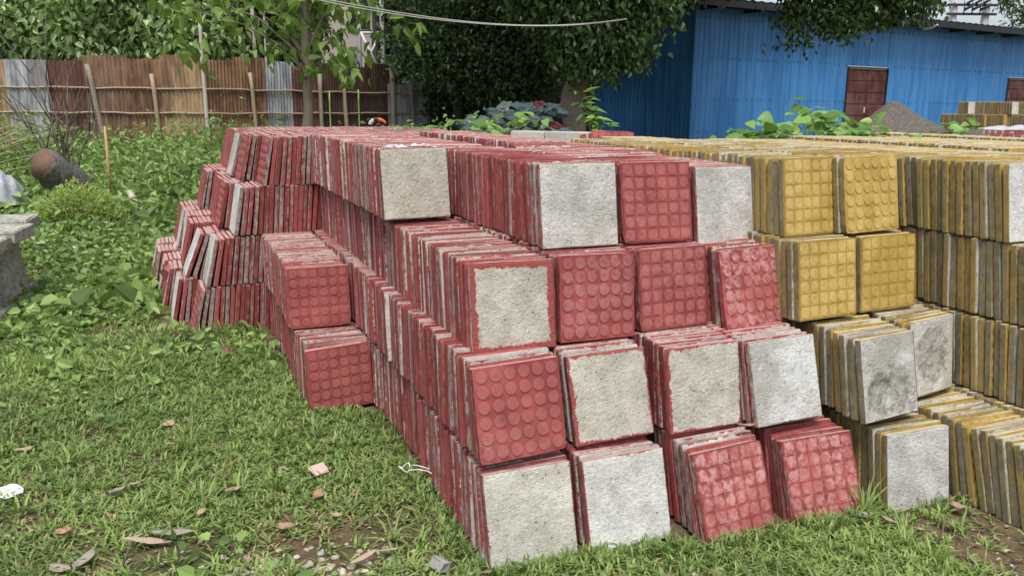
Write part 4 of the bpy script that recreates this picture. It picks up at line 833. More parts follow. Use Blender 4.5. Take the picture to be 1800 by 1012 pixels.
# roof with corrugated eave, rafters beneath
ov = .75; n_ = 260; xs = np.linspace(-1.3, LW+.6, n_); zz = .018*np.sin(np.arange(n_)*2*pi/4)
def rp(y_, z_): return np.stack([xs, np.full(n_, y_), zz+z_], 1)
V = np.concatenate([rp(-ov, EH+.17), rp(8.2, EH+.62), rp(17.2, EH+.02)]); q0 = np.concatenate([np.arange(n_-1), n_+np.arange(n_-1)])
link('roof', mesh_np('roof', V, np.stack([q0, q0+1, q0+n_+1, q0+n_], 1), [ROOFM], smooth=True), shed)
MB().box((LW/2-.35, -ov+.03, EH+.04), (LW+1.9, .03, .22)).build('fascia', DARKM, shed); MB().box((LW/2-.35, -.37, EH-.035), (LW+1.7, .05, .06)).build('purlin', DARKM, shed)
for k in range(14):
    MB().box((.2+k*1.85, -ov/2, EH-.075), (.07, ov-.02, .10)).build('rafter', DARKM, shed)
lx, lz = wallhit(1612, 50)
mb = MB(); mb.tube([(lx, -.02, lz+.10), (lx, -.25, lz+.12), (lx, -.42, lz+.05)], .018, 6); lamp = tag(mb.build('wall_lamp', DARKM, None, C0_), 'white oval lamp on a short arm under the shed eave', 'lamp'); lamp.rotation_euler = (0, 0, PH)
me_ = MB(); K = 12; Pp = []
for i_ in range(7):
    a = pi*i_/6
    for j_ in range(K): Pp.append((lx+.16*sin(a)*cos(2*pi*j_/K), -.52+.30*cos(a), lz+.0-.10*(cos(a))*.6+.07*sin(a)*sin(2*pi*j_/K)))
me_.add(Pp, [(i_*K+j_, i_*K+(j_+1) % K, (i_+1)*K+(j_+1) % K, (i_+1)*K+j_) for i_ in range(6) for j_ in range(K)], 0, True); me_.build('lamp_shade', WHT, lamp)
# twin utility poles with cross-arms
CONC = flat('pole_concrete', (.50, .49, .46), .9, .15, 5); up0 = atY(1684, 180, 45); up0[2] = 0
ut = empty('utility_pole', up0, 0, 'twin concrete utility poles with cross-arms and switchgear above the shed roof', 'utility pole')
hx_ = (atY(1713, 20, 45)-atY(1656, 20, 45))[0]/2
for s_ in (-1, 1): mb = MB(); mb.tube([(s_*hx_, 0, 0), (s_*hx_, 0, 5), (s_*hx_, 0, 11)], [.24, .20, .16], 10); mb.build('mast', CONC, ut)
z_a, z_b = atY(1684, 10, 45)[2], atY(1684, 26, 45)[2]
for z_ in (z_a, z_b, z_a+1.6): MB().box((0, -.24, z_), (hx_*2+.9, .1, .12)).build('cross_arm', DARKM, ut)
for k in range(3):
    x_ = -.45+k*.42; mb = MB(); mb.tube([(x_, -.3, z_b), (x_, -.3, z_a+.1)], .035, 6); mb.tube([(x_, -.3, z_b+.2), (x_+.45, -.5, z_a+.02)], .07, 7); mb.tube([(x_+.1, -.3, z_a+.05), (x_+.5, -.5, z_a+.35)], .06, 7); mb.build('insulator', DARKM, ut)
for k in range(4): mb = MB(); mb.tube([(-.5+k*.45, -.3, z_a), (-.4+k*.5, -.2, z_a+4)], .012, 4); mb.build('drop_wire', DARKM, ut)

# overhead cables
CAB = flat('pale_cable', (.45, .43, .40), .7, .1); CABD = flat('dark_cable', (.05, .05, .05), .6, .1)
def cable(label, pts, Ys, r, mat):
    Q = [atY(x_, y_, Y_) for (x_, y_), Y_ in zip(pts, Ys)]; Q = np.array(Q); tt = np.linspace(0, 1, 40); s_ = np.linspace(0, 1, len(Q))
    cs = [np.polyfit(s_, Q[:, k], min(3, len(Q)-1)) for k in range(3)]; C = np.stack([np.polyval(c, tt) for c in cs], 1); mb = MB(); mb.tube(C-C[0], r, 5); tag(mb.build('cable', mat, None, C[0]), label, 'cable')
cable('upper pale overhead cable sagging before the dark trees', [(455, -22), (560, -1), (700, 22), (850, 40), (960, 45), (1105, 33)], [10, 11, 12.3, 13.6, 14.6, 15.8], .008, CAB)
cable('lower pale overhead cable crossing just below the upper one', [(440, -32), (540, -4), (700, 27), (850, 43), (975, 44.5), (1104, 34.5)], [10, 10.8, 12.2, 13.5, 14.7, 15.8], .008, CAB)
cable('thin dark wire hanging before the shaded blue side wall', [(1040, 128), (1090, 131), (1125, 121), (1145, 106)], [17.5, 17.8, 18.2, 18.6], .007, CAB)
cable('thin dark wire slanting down from the white steel posts to the fence', [(672, 25), (688, 95), (700, 148)], [25.4, 24.6, 23.6], .008, CABD)
print('place ok')

# ------------------------------------------------------------------ things on the left
PCON = flat('old_concrete', (.34, .33, .28), .95, .35, 7, .6)
t = NT('mossy_concrete', .95, .15); p = t.obj(); n1 = t.noise(p, 6, 5, .7); n2 = t.noise(p, 30, 5, .75); c = t.mix(t.ss(n2, .3, .7), (.24, .23, .19), (.48, .47, .41)); c = t.mix(t.math('MULTIPLY', t.ss(n1, .50, .66), .6), c, (.10, .11, .05)); t.color(c); t.bump(n2, .6, .01); PCON = t.m
def pillar(lab, x, y, rz, s_=1.0):
    r_ = empty('concrete_pillar', (x, y, 0), rz, lab, 'pillar', 'concrete pillars at the left edge')
    MB().box((0, 0, .045*s_), (.36*s_, .36*s_, .09*s_), taper=.92, jit=.004, bev=.01).build('base', PCON, r_)
    mb = MB(); K = 8
    for z0_, z1_, w0, w1 in ((.09, .47, .25, .17),):
        P = []
        for z_, w in ((z0_, w0), (z1_, w1)):
            for a_, b_ in ((-1, -.72), (-.72, -1), (.72, -1), (1, -.72), (1, .72), (.72, 1), (-.72, 1), (-1, .72)): P.append((a_*w*s_/2, b_*w*s_/2, z_*s_))
        mb.add(P, [(i, (i+1) % 8, 8+(i+1) % 8, 8+i) for i in range(8)]+[tuple(range(8))[::-1], tuple(range(8, 16))])
    mb.build('shaft', PCON, r_)
    MB().box((0, 0, .495*s_), (.24*s_, .24*s_, .05*s_), taper=1.45, bev=0).build('neck', PCON, r_)
    MB().box((0, 0, .565*s_), (.44*s_, .44*s_, .09*s_), taper=1.0, jit=.005, bev=.008).build('cap', PCON, r_); return r_
Q = up(28, 520, 0); pillar('weathered concrete pillar with square cap, rightmost and farthest at the left edge', -3.66, 5.74, .35, .94)
pillar('weathered concrete pillar with square cap, in front of the rightmost one', -3.47, 5.33, .25, .92)
pillar('weathered concrete pillar of which only the cap corner enters the left edge', -3.39, 4.98, .3, .88)
MB_ = MB(); MB_.tube([(0, 0, 0), (.0, .01, .05), (-.004, 0, .09)], .007, 6); Q = (-3.68, 5.72, .57); tag(MB_.build('rusty_bolt', flat('rusty_iron', (.05, .035, .03), .9), None, Q), 'short dark iron rod sticking up from the farthest pillar cap', 'iron rod')
# log or stump
LOGM = NT('weathered_log', .95, .15); t = LOGM; p = t.obj(); n1 = t.noise(t.vmath('MULTIPLY', p, (3, 14, 14)), 1.5, 5, .7); c = t.mix(t.ss(n1, .3, .7), (.07, .066, .062), (.19, .175, .16)); t.color(c); t.bump(n1, .8, .02)
CUT = flat('rotten_cut_wood', (.15, .095, .065), .95, .5, 8, .6)
a0 = atY(72, 288, 9.8); a1 = atY(150, 335, 10.3); mb = MB(); K = 7; pts = [a0*(1-k/K)+a1*k/K+np.array([0, 0, .03*sin(k*2)]) for k in range(K+1)]; o_ = a1.copy()
mb.tube([q-o_ for q in pts], [.19, .20, .205, .20, .205, .20, .19, .18], 16, 0); n_ = len(mb.f); mb.m[-2] = 1
mb.v = [tuple(np.array(q)+np.array([rnd.gauss(0, .006) for _ in range(3)])) for q in mb.v]
o = mb.build('log', [LOGM.m, CUT], None, o_); tag(o, 'thick weathered log with brown rotten cut end half sunk in the weeds', 'log')
# rumpled grey plastic sheet
def rumple(name, lab, cat, c, sx, sy, hz_, mat, seed, n=26, rz=0, rough=1.0, parent=None):
    X, Y = np.meshgrid(np.linspace(-1, 1, n), np.linspace(-1, 1, n)); r_ = np.clip(1-(np.abs(X)**2.4+np.abs(Y)**2.4), 0, 1)
    Z = r_**.6*hz_*(1+.35*wob(X, Y, 3, seed))+wob(X*2, Y*2, 3.1, seed+2)*.10*hz_*rough-.02; Xd = X+.12*wob(Y, X, 3, seed+1); Yd = Y+.12*wob(X, Y, 3, seed+4)
    V = np.stack([Xd.ravel()*sx, Yd.ravel()*sy, Z.ravel()], 1)@rotz(rz).T; ii, jj = np.meshgrid(np.arange(n-1), np.arange(n-1), indexing='ij'); q0 = (ii*n+jj).ravel()
    o = link(name, mesh_np(name, V, np.stack([q0, q0+1, q0+n+1, q0+n], 1), [mat], smooth=False), parent, c); return tag(o, lab, cat) if lab else o
TARP = flat('grey_plastic_sheet', (.36, .38, .40), .45, .25, 4, .3, .5)
Q = up(22, 352, 0); rumple('plastic_sheet', 'rumpled grey plastic sheet draped in a mound at the left edge', 'plastic sheet', (-6.35, 9.9, .18), .36, .30, .36, TARP, 3)
STONE = flat('pale_stone', (.52, .50, .46), .9, .25, 8, .5); STONED = flat('grey_stone', (.30, .29, .27), .9, .3, 8, .5)
def stone(lab, c, d, mat=STONE, seed=0, group=None, cat='stone', name='stone'):
    r_ = random.Random(seed); mb = MB(); K, M = 8, 5; P = []
    for i in range(M+1):
        th = pi*i/M
        for j in range(K): a = 2*pi*j/K; k = 1+r_.uniform(-.16, .16); P.append((d[0]*sin(th)*cos(a)*k, d[1]*sin(th)*sin(a)*k, d[2]*cos(th)*k))
    mb.add(P, [(i*K+j, (i+1)*K+j, (i+1)*K+(j+1) % K, i*K+(j+1) % K) for i in range(M) for j in range(K)], 0, True); o = mb.build(name, mat, None, c); o.rotation_euler = (0, 0, r_.uniform(0, 6)); return tag(o, lab, cat, group) if lab else o
for k, (x_, y_, w, lab) in enumerate(((8, 352, .16, 'whitish rubble lump at the left edge below the grey plastic sheet'), (30, 350, .10, 'smaller whitish rubble lump right of the larger one below the plastic sheet'), (60, 366, .07, 'small pale stone beside the round bright bush'),
    (70, 430, .11, 'flat pale stone behind the rightmost pillar'), (125, 437, .05, 'pale stone in the weeds right of the pillars'), (262, 337, .06, 'pale chunk next to the short bamboo piece'))):
    Q = up(x_, y_, .05); stone(lab, Q, (w, w*.7, w*.5), STONE, k)
# bamboo piece
a0, a1 = atY(228, 338, 9.7), atY(241, 365, 9.5); mb = MB(); mb.tube([a0-a1, (a0-a1)*.62, (a0-a1)*.3, (0, 0, 0)], [.035, .038, .040, .042], 12, 0); o = mb.build('bamboo_piece', flat('cut_bamboo', (.45, .40, .29), .6, .15, 6), None, a1)
tag(o, 'short thick piece of pale cut bamboo lying in the weeds', 'bamboo'); mb = MB(); mb.tube([(a0-a1)*.98, (a0-a1)*1.03], [.038, .034], 12, 0); mb.build('cut_end', flat('cut_bamboo_end', (.55, .47, .22), .7), o)
# round bright bush
Q = up(142, 408, 0); root = empty('bush', Q, 0, 'round bright yellow-green bush with tiny leaves behind the pillars', 'bush'); n = 6500
d = rvec(n); d[:, 2] = np.abs(d[:, 2]); rr = rng.random(n)**.35*(1+.18*wob(d[:, 0]*4, d[:, 1]*4, 1, 2)); P = d*rr[:, None]*np.array([.50, .42, .50])
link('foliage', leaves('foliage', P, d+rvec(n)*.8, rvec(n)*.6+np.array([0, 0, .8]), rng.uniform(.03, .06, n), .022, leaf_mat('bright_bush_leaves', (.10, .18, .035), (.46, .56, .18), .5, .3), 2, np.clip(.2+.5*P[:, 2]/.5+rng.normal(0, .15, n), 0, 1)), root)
mb = MB(); [mb.tube([(0, 0, 0), (rnd.uniform(-.2, .2), rnd.uniform(-.2, .2), .22), (rnd.uniform(-.45, .45), rnd.uniform(-.4, .4), .36)], [.012, .008, .004], 5) for _ in range(12)]; mb.build('stem', BARK, root)
# bare twiggy shrub
TWIG = flat('bare_twigs', (.13, .11, .085), .95, .3); Q = up(140, 330, .0); Q = np.array([-6.0, 11.0, 0]); root = empty('bare_shrub', Q, 0, 'bare dark twiggy shrub in front of the bluish-grey fence sheet', 'shrub')
def twigs(parent, name, base, ends, r0, mat, sub=4):
    mb = MB()
    for e in ends:
        e = np.array(e, float); mid = e*.5+np.array([rnd.gauss(0, .06), rnd.gauss(0, .06), .08]); mb.tube([np.zeros(3), mid, e], [r0, r0*.6, r0*.2], 5)
        for _ in range(sub):
            k = rnd.uniform(.3, .95); s0 = mid*(k/.5) if k < .5 else mid+(e-mid)*(k-.5)*2; L_ = np.linalg.norm(e)*rnd.uniform(.15, .35); dr = e/np.linalg.norm(e)+np.array([rnd.gauss(0, .6), rnd.gauss(0, .5), rnd.gauss(.1, .35)])
            m1 = s0+dr*L_*.5+np.array([0, 0, .02]); mb.tube([s0, m1, s0+dr*L_], [r0*.35, r0*.25, r0*.12], 4)
    return mb.build(name, mat, parent)
twigs(root, 'stem', Q, [(-.22, 0, 1.9), (-.48, .1, 2.0), (.12, 0, 1.65), (-.75, 0, 1.5), (.42, .1, 1.25), (-.35, -.2, 1.35), (.05, .2, 1.0), (-.95, 0, 1.05)], .026, TWIG, 7)
for k, (x_, yb, yt, Y_, lab) in enumerate(((520/4.4, 330, 175, 9.5, 'thin dark upright twig in front of the dark red fence sheets'), (262, 300, 215, 10, 'thin forked weed stalk standing before the tilted grey post'))):
    a = atY(x_, yb, Y_); a[2] = 0; e = atY(x_-8, yt, Y_)-a; r_ = empty('stalk', a, 0, lab, 'stalk'); twigs(r_, 'stem', a, [e, e*.8+np.array([.15, 0, 0]), e*.6+np.array([-.12, 0, 0])], .008, TWIG, 3)
a = atY(192, 340, 10.8); a[2] = 0; b_ = atY(184, 222, 10.8); mb = MB(); mb.tube([(0, 0, 0), (b_-a)*.5+np.array([.01, 0, 0]), b_-a], [.022, .02, .016], 6); tag(mb.build('bamboo_stake', flat('orange_bamboo', (.42, .27, .13), .7), None, a), 'thin orange-brown bamboo stake standing upright in the weeds', 'stake')
# arching dry grass at the left
n = 150; V = []; T = []; Q = np.array([-7.4, 10.4, .0])
for i in range(n):
    d = np.array([rnd.uniform(-.2, 1), rnd.uniform(-.6, .4), 0]); d /= np.linalg.norm(d); hh = rnd.uniform(.9, 1.75); q0_ = np.array([rnd.uniform(-.7, .3), rnd.uniform(-.3, .3), 0]); s_ = np.array([0, 0, .0045]); b = len(V); ln = rnd.uniform(.35, .95)
    for k in (0, .2, .4, .6, .8, 1): c_ = q0_+d*hh*ln*k*k*1.1+np.array([0, 0, hh*(k-.42*ln*k*k)]); w = .0085*(1-.75*k); V += [c_-np.array([-d[1], d[0], .6])*w, c_+np.array([-d[1], d[0], .6])*w]
    for k in range(5): T.append((b+2*k, b+2*k+1, b+2*k+3, b+2*k+2))
o = link('dry_grass_clump', mesh_np('dry_grass_clump', np.array(V), np.array(T), [DRYG], dict(rnd=rng.random(len(V))))); o.location = Q; tag(o, 'clump of long arching pale dry grass at the left edge before the fence', 'grass clump')

# ------------------------------------------------------------------ weeds with big leaves on and behind the stacks
VINE = leaf_mat('vine_leaves', (.035, .10, .022), (.24, .42, .09), .4, .3, .4, orand=True)
def plant(name, lab, base, spots, L, W_, nleaf, cat='plant', droop=.2, upn=.8, spread=.06, bright=.1, stems=True, mat=VINE):
    base = np.array(base, float); root = empty(name, base, 0, lab, cat); Q = np.repeat(np.array(spots, float), nleaf, 0); n = len(Q); P = Q+rng.normal(size=(n, 3))*spread*np.array([1, 1, .6])
    a = rng.uniform(0, 2*pi, n); A = np.stack([np.cos(a), np.sin(a), rng.normal(.05, .3, n)], 1); N = rvec(n)*.35+np.array([0, -.35, upn]); Ls = rng.uniform(.6, 1.2, n)*L
    leaf_parts(root, P, A, N, Ls, Ls*W_*rng.uniform(.85, 1.15, n), mat, droop, base)
    if stems:
        mb = MB(); prev = base*0
        for q in spots: q = np.array(q)-base; mb.tube([prev if rnd.random() < .5 else q*np.array([1, 1, 0])*.9, q*.6+np.array([0, 0, .01]), q], [.004, .0035, .002], 5)
        mb.build('stem', flat('green_stem', (.20, .26, .09), .7), root)
    return root
sp = [atY(x_, y_, Y_) for x_, y_, Y_ in ((812, 218, 6.6), (832, 222, 6.4), (850, 205, 6.6), (862, 215, 6.4), (878, 208, 6.5), (890, 218, 6.4), (905, 220, 6.4), (915, 208, 6.6), (930, 215, 6.7), (945, 220, 6.8), (868, 222, 6.2), (845, 224, 6.2))]
plant('creeper', 'creeper with broad light green leaves growing over the far edge of the red tiles', (.0, 6.9, 1.15), sp, .12, .62, 3, 'creeper', spread=.045)
plant('creeper', 'low sparse creeper leaves on the red tile top left of the larger creeper', atY(735, 226, 6.4), [atY(x_, y_, 6.3) for x_, y_ in ((705, 225), (720, 228), (742, 228), (758, 226), (775, 222), (698, 228))], .06, .6, 2, 'creeper', spread=.03)
sp = []
for k in range(46):
    f = rnd.random(); x_ = 1295+f*260; y_ = 246-rnd.random()*(38*math.exp(-((x_-1425)/75)**2)+8); sp.append(atY(x_, y_, rnd.uniform(6.3, 7.2)))
for x_, y_ in ((1500, 232), (1520, 236), (1540, 240), (1470, 228), (1455, 238), (1565, 244), (1605, 246), (1530, 246), (1410, 205), (1425, 198)): sp.append(atY(x_, y_, 6.1))
plant('creeper', 'thick bank of heart-shaped leaves creeping over the far edge of the yellow tiles', (2.6, 6.9, 1.0), sp, .115, .85, 5, 'creeper', spread=.07, bright=.05)
plant('weed', 'small leafy weed between the sand heap and the distant yellow stack', atY(1700, 242, 11), [atY(x_, y_, 11) for x_, y_ in ((1670, 236), (1688, 232), (1700, 228), (1712, 234), (1690, 240), (1675, 242), (1720, 240))], .16, .7, 7, 'weed', spread=.12, bright=.15)
a = (1.02, 8.2, .75); sp = [atY(x_, y_, 8.2) for x_, y_ in ((1028, 166), (1022, 180), (1036, 176), (1030, 190), (1042, 192), (1024, 200), (1038, 203), (1050, 208), (1030, 214), (1044, 218), (1056, 214), (1062, 222), (1070, 218), (1036, 226), (1052, 226))]
plant('weed', 'tall upright weed with pointed pale leaves right of the thick trunk', a, sp, .14, .36, 3, 'weed', droop=.5, spread=.03, bright=.15)
# grey concrete slabs and the lone red tile at the back edge
SLAB = flat('slab_concrete', (.40, .39, .33), .95, .25, 9, .5)
for (x0_, x1_, yt, Y_, lab) in ((903, 962, 230, 5.95, 'left grey concrete kerb slab on the far edge of the red tiles'), (963, 1038, 231, 5.8, 'right grey concrete kerb slab on the far edge of the red tiles')):
    a, b_ = atY(x0_, yt, Y_+.1), atY(x1_, yt+1, Y_); L_ = np.linalg.norm(b_-a); ang = atan2(b_[1]-a[1], b_[0]-a[0]); c = (a+b_)/2; mb = MB(); mb.box((0, 0, 0), (L_, .12, .10), jit=.004, bev=.008); o = mb.build('kerb_slab', SLAB, None, (c[0], c[1], c[2]-.05)); o.rotation_euler = (0, 0, ang); tag(o, lab, 'kerb slab', 'grey kerb slabs')
def lone(lab, x_, y_, Y_, yaw, lean, sty, flip, col=(.5, .3, .5, 1), kind='red'):
    Q = atY(x_, y_, Y_); T = dict(yaw=yaw, lean=lean, roll=R(-1.5)); o = link(kind+'_tile', get_tile(kind, sty, True, flip, 2)); Mx = tile_matrix(T); zb = Q[2]-.298*cos(lean); o.matrix_world = Matrix([[*Mx[i], (Q[0], Q[1], zb)[i]] for i in range(3)]+[[0, 0, 0, 1]]); o.color = col; tag(o, lab, 'paving tile', GROUPS[kind])
lone('single red dotted tile standing upright at the far corner beside the grey kerb slabs', 1076, 231, 5.7, R(-4), R(10), 'disc', False, (.6, .3, .2, 1))
lone('red tile seen nearly edge-on between the right kerb slab and the upright dotted tile', 1049, 236, 5.8, R(60), R(8), 'grid', False, (.2, .3, .2, 1))

# ------------------------------------------------------------------ sacks
SACK = flat('teal_grey_sack', (.085, .12, .122), .8, .3, 7, .4); SACKR = flat('dark_red_sack', (.13, .035, .035), .85, .3, 7, .4); SACKG = flat('pale_grey_sack', (.14, .155, .16), .8, .25, 7, .4)
def sack_mesh(seed):
    r_ = random.Random(seed); K, M = 14, 9; P = []
    for i in range(M+1):
        th = pi*i/M
        for j in range(K):
            a = 2*pi*j/K; sx = np.sign(cos(a))*abs(cos(a))**.75; sy = np.sign(sin(a))*abs(sin(a))**.75; k = 1+.10*sin(a*3+seed)+.10*sin(th*5+a*2+seed*2)+r_.uniform(-.13, .13); P.append((.30*sin(th)**.7*sx*k, .20*sin(th)**.7*sy*k, .12*cos(th)*k*(1+.25*sx)))
    mb = MB(); mb.add(P, [(i*K+j, (i+1)*K+j, (i+1)*K+(j+1) % K, i*K+(j+1) % K) for i in range(M) for j in range(K)], 0, False); mb.tube([(.26, 0, 0), (.34, .01, .02), (.40, .03, .05)], [.05, .035, .06], 6); return mb
SM = [sack_mesh(k) for k in range(4)]; SMM = [[m_.mesh('sack', [mt]) for m_ in SM] for mt in (SACK, SACKR, SACKG)]
sx0 = atY(930, 180, 16.5)[0]; k = 0; rumple('rubble', 'low mound of dark earth under the sacks by the thick trunk', 'earth mound', (sx0-.2, 16.6, .0), 1.9, .9, .62, BARKD, 8)
for lay in range(7):
    zc = .62+lay*.12; wdt = 1.25-lay*.12
    for j in range(int(wdt*2/.25)+1):
        for dep in (0,):
            x_ = -wdt*.9+j*.25+rnd.uniform(-.07, .07)+(.1*lay if lay > 4 else 0)-.12*lay*.5; mi = 1 if (lay, j, dep) in ((4, 4, 0), (6, 3, 0), (3, 7, 0)) else (2 if rnd.random() < .2 else 0)
            o = link('sack', rnd.choice(SMM[mi])); o.scale = (.66, .66, .66); o.location = (sx0+x_-.22, 16.3+dep+lay*.07+rnd.uniform(-.06, .06), zc+rnd.uniform(-.03, .03)); o.rotation_euler = (rnd.uniform(-.6, .6), rnd.uniform(-.5, .5), rnd.uniform(0, 6.28))
            tag(o, '%s sack, %s from left, %s layer up in the heap by the trunk' % (('teal-grey', 'dark red', 'pale grey')[mi], ordw(j+1), ordw(lay+1)), 'sack', 'sacks heaped beside the thick trunk')

# ------------------------------------------------------------------ sand heap, distant red pile and tarp
t = NT('dark_sand', 1, .1); p = t.pos(); n1 = t.noise(p, 5, 6, .75); n2 = t.noise(p, 28, 5, .8); t.color(t.mix(t.ss(n2, .3, .7), t.mix(n1, (.060, .048, .040), (.11, .094, .078)), (.20, .18, .155))); t.bump(n2, 1, .03)
n = 60; th_, rr = np.meshgrid(np.linspace(0, 2*pi, 73), np.linspace(0, 1, n)); X = rr*np.cos(th_)*2.9; Y = rr*np.sin(th_)*2.0; sk = np.where(X > 0, X*.83, X*1.35)
Z = 1.52*np.clip(1-np.sqrt((sk/2.25)**2+(Y/2.0)**2+.012)+.1, 0, 1)**1.0+.11*wob(X, Y, 2.2)*(1-rr)+.05*wob(X, Y, 8)*(1-rr)-.1; q0 = np.array([i*73+j for i in range(n-1) for j in range(72)])
hp = atY(1566, 195, 12.3); o = link('sand_heap', mesh_np('sand_heap', np.stack([X.ravel(), Y.ravel(), Z.ravel()], 1), np.stack([q0, q0+1, q0+74, q0+73], 1), [t.m], smooth=True)); o.location = (hp[0], 12.3, 0); tag(o, 'heap of dark grey-brown sand in front of the first shed door', 'sand heap')
def farpile(lab, x0_, x1_, yt, Y_, n_, kind, hgt):
    a = atY(x0_, yt, Y_); b_ = atY(x1_, yt, Y_); mb = MB(); L_ = b_[0]-a[0]; w = L_/n_
    for l_ in range(int(a[2]/hgt)+1):
        for k in range(n_): mb.box((k*w, rnd.uniform(-.01, .01), -hgt/2-l_*hgt*1.02+rnd.uniform(-.01, .008)), (w*.86, .30, hgt), rnd.choice((0, 0, 1)), roty(R(4)))
    o = mb.build('tile_pile', [flat('far_%s_paint' % kind, PAL[kind]['mid'], .8, .3), flat('far_cement', (.38, .35, .32), .9)], None, a); o.rotation_euler = (0, 0, R(3)); o['kind'] = 'stuff'; tag(o, lab, 'tiles')
farpile('low far row of red tiles on edge at the right picture border', 1722, 1880, 236, 9.5, 34, 'red', .30); farpile('second far row of red tiles on edge behind the first at the right border', 1716, 1880, 229, 10.2, 34, 'red', .30)
farpile('far pale yellow rows of tile edges beyond the yellow block', 1560, 1840, 246.5, 7.4, 48, 'yellow', .30)
Q = atY(1775, 232, 11); rumple('tarpaulin', 'grey crumpled tarpaulin in front of the distant yellow stack', 'tarpaulin', (Q[0]+.35, 11.2, Q[2]-.12), .75, .4, .22, TARP, 6)
MB().box((0, 0, 0), (1.9, .9, 1.05), jit=.05).build('tile_pile', SLAB, None, (Q[0]+.35, 11.25, .50)); bpy.data.objects['tile_pile'+('.003' if 'tile_pile.003' in bpy.data.objects else '')]['label'] = 'pale block pile under the grey tarpaulin at the right'; bpy.data.objects['tile_pile.003']['category'] = 'block pile'

# ------------------------------------------------------------------ things lying on the red tiles
t = NT('thin_plastic', .35, .5); p = t.obj(); n1 = t.noise(p, 16, 3); t.color(t.mix(t.ss(n1, .55, .62), (.46, .46, .54), (.25, .21, .13))); PLA = t.m
for k, (x_, y_, sx, lab) in enumerate(((690, 254, .085, 'crumpled whitish-lilac plastic bag piece on the tile top, left one'), (742, 252, .075, 'crumpled whitish-lilac plastic bag piece on the tile top, right one'))):
    Q = up(x_, y_, 1.215); rumple('plastic_bag', lab, 'plastic bag', (Q[0], Q[1], 1.205), sx, .06, .024, PLA, 11+k, 22, rough=3.2)
Q = up(652, 214, 1.215)
Q = atY(664, 216, 7.0); root = empty('tool_handle', Q, 0, 'curved orange handle with black and grey end lying on the far red tiles', 'tool')
ar = lambda a0_, a1_: [(.065*cos(R(a)), .01, .040*sin(R(a))-.012) for a in np.linspace(a0_, a1_, 8)]
MB().tube(ar(185, 120), .017, 8).build('end_cap', flat('grey_plastic', (.45, .45, .42), .5), root); MB().tube(ar(120, 88), .019, 8).build('collar', flat('black_plastic', (.02, .02, .02), .5), root); MB().tube(ar(88, 10), [.016, .015, .014, .013, .012, .011, .010, .008], 8).build('grip', flat('orange_plastic', (.62, .10, .03), .4), root)
for k, (x_, y_, w) in enumerate(((1073, 262, .05),)): pass

# ------------------------------------------------------------------ litter in the grass
DL = flat('dry_leaf_tan', (.36, .26, .17), .85, .3, 20, .3); DL2 = flat('dry_leaf_grey', (.27, .235, .195), .9, .3, 20, .3); DL3 = flat('dry_leaf_reddish', (.33, .20, .145), .85, .3, 20, .3)
def dryleaf(lab, x_, y_, L_, W_, mat, curl=.35, z=.02, rz=None, name='dry_leaf', cat='dry leaf', pt=None):
    Q = up(x_, y_, z) if pt is None else pt; L_, W_ = (L_*.78, W_*.8) if name == 'dry_leaf' else (L_, W_); n_ = 9; m_ = 5; V = []; rz = rnd.uniform(0, 6.28) if rz is None else rz; tw = rnd.uniform(-.5, .5)
    for i in range(n_):
        s_ = i/(n_-1); w = W_*sin(pi*(s_*.94+.03))**.7*(1+rnd.uniform(-.07, .07))
        for j in range(m_): c_ = (j/(m_-1)-.5)*2; V.append((L_*(s_-.5), w/2*c_, curl*W_*(c_*c_-.3)*.45+curl*L_*.12*(2*s_-1)**2+.05*W_*sin(s_*9+j*2.2)+tw*W_*.3*c_*(s_-.5)+rnd.uniform(-.0015, .0015)))
    o = link(name, mesh_np(name, np.array(V), np.array([(i*m_+j, i*m_+j+1, (i+1)*m_+j+1, (i+1)*m_+j) for i in range(n_-1) for j in range(m_-1)]), [mat], smooth=True), None, Q); o.rotation_euler = (rnd.uniform(-.3, .3), rnd.uniform(-.3, .3), rz)
    sm = o.modifiers.new('thickness', 'SOLIDIFY'); sm.thickness = .0012; return tag(o, lab, cat)
for a in (('curled tan leaf lying alone in the lawn below the weeds', 296, 746, .085, .05, DL, .5), ('long narrow tan leaf in the lawn near the left edge', 40, 790, .10, .035, DL, .3), ('crumpled brownish leaf left of the pinkish chip', 410, 862, .085, .045, DL, .7),
          ('crumpled pinkish-brown leaf below the pale chip in the middle lawn', 560, 872, .07, .05, DL3, .8), ('broad grey-brown leaf in the lower left lawn', 208, 862, .085, .05, DL2, .5), ('upright tan leaf touching the broad grey-brown one', 238, 850, .06, .03, DL, .4),
          ('curled pale leaf right of the bark strips', 355, 900, .075, .04, DL, .5), ('folded reddish-brown leaf in the lower lawn left of the bark strips', 112, 935, .08, .045, DL3, .6), ('dark grey curled leaf at the lower left border', 150, 985, .11, .055, DL2, .6),
          ('pale brown leaf at the bottom edge left', 105, 1000, .09, .05, DL2, .4), ('round brown leaf leaning against the yellow edges on bare soil', 1684, 890, .075, .06, DL3, .35), ('tan leaf in the grass tuft under the white cement tile', 1563, 914, .075, .03, DL, .4),
          ('small round tan leaf at the border of grass and soil', 1615, 930, .045, .04, DL, .4), ('pale curled leaf at the foot of the rightmost dusty red tile', 1515, 905, .06, .04, DL2, .6), ('small brown leaf wedged between second-layer tiles above the dusty red pair', 1312, 748, .08, .035, DL3, .5),
          ('tan leaf in the lawn near the lower middle', 500, 925, .07, .04, DL3, .5), ('small tan leaf between gravel and lawn', 590, 905, .05, .03, DL, .5)): dryleaf(*a[:7], z=.02 if a[2] != 748 else .31, pt=None if a[2] != 748 else up(1312, 748, .32))
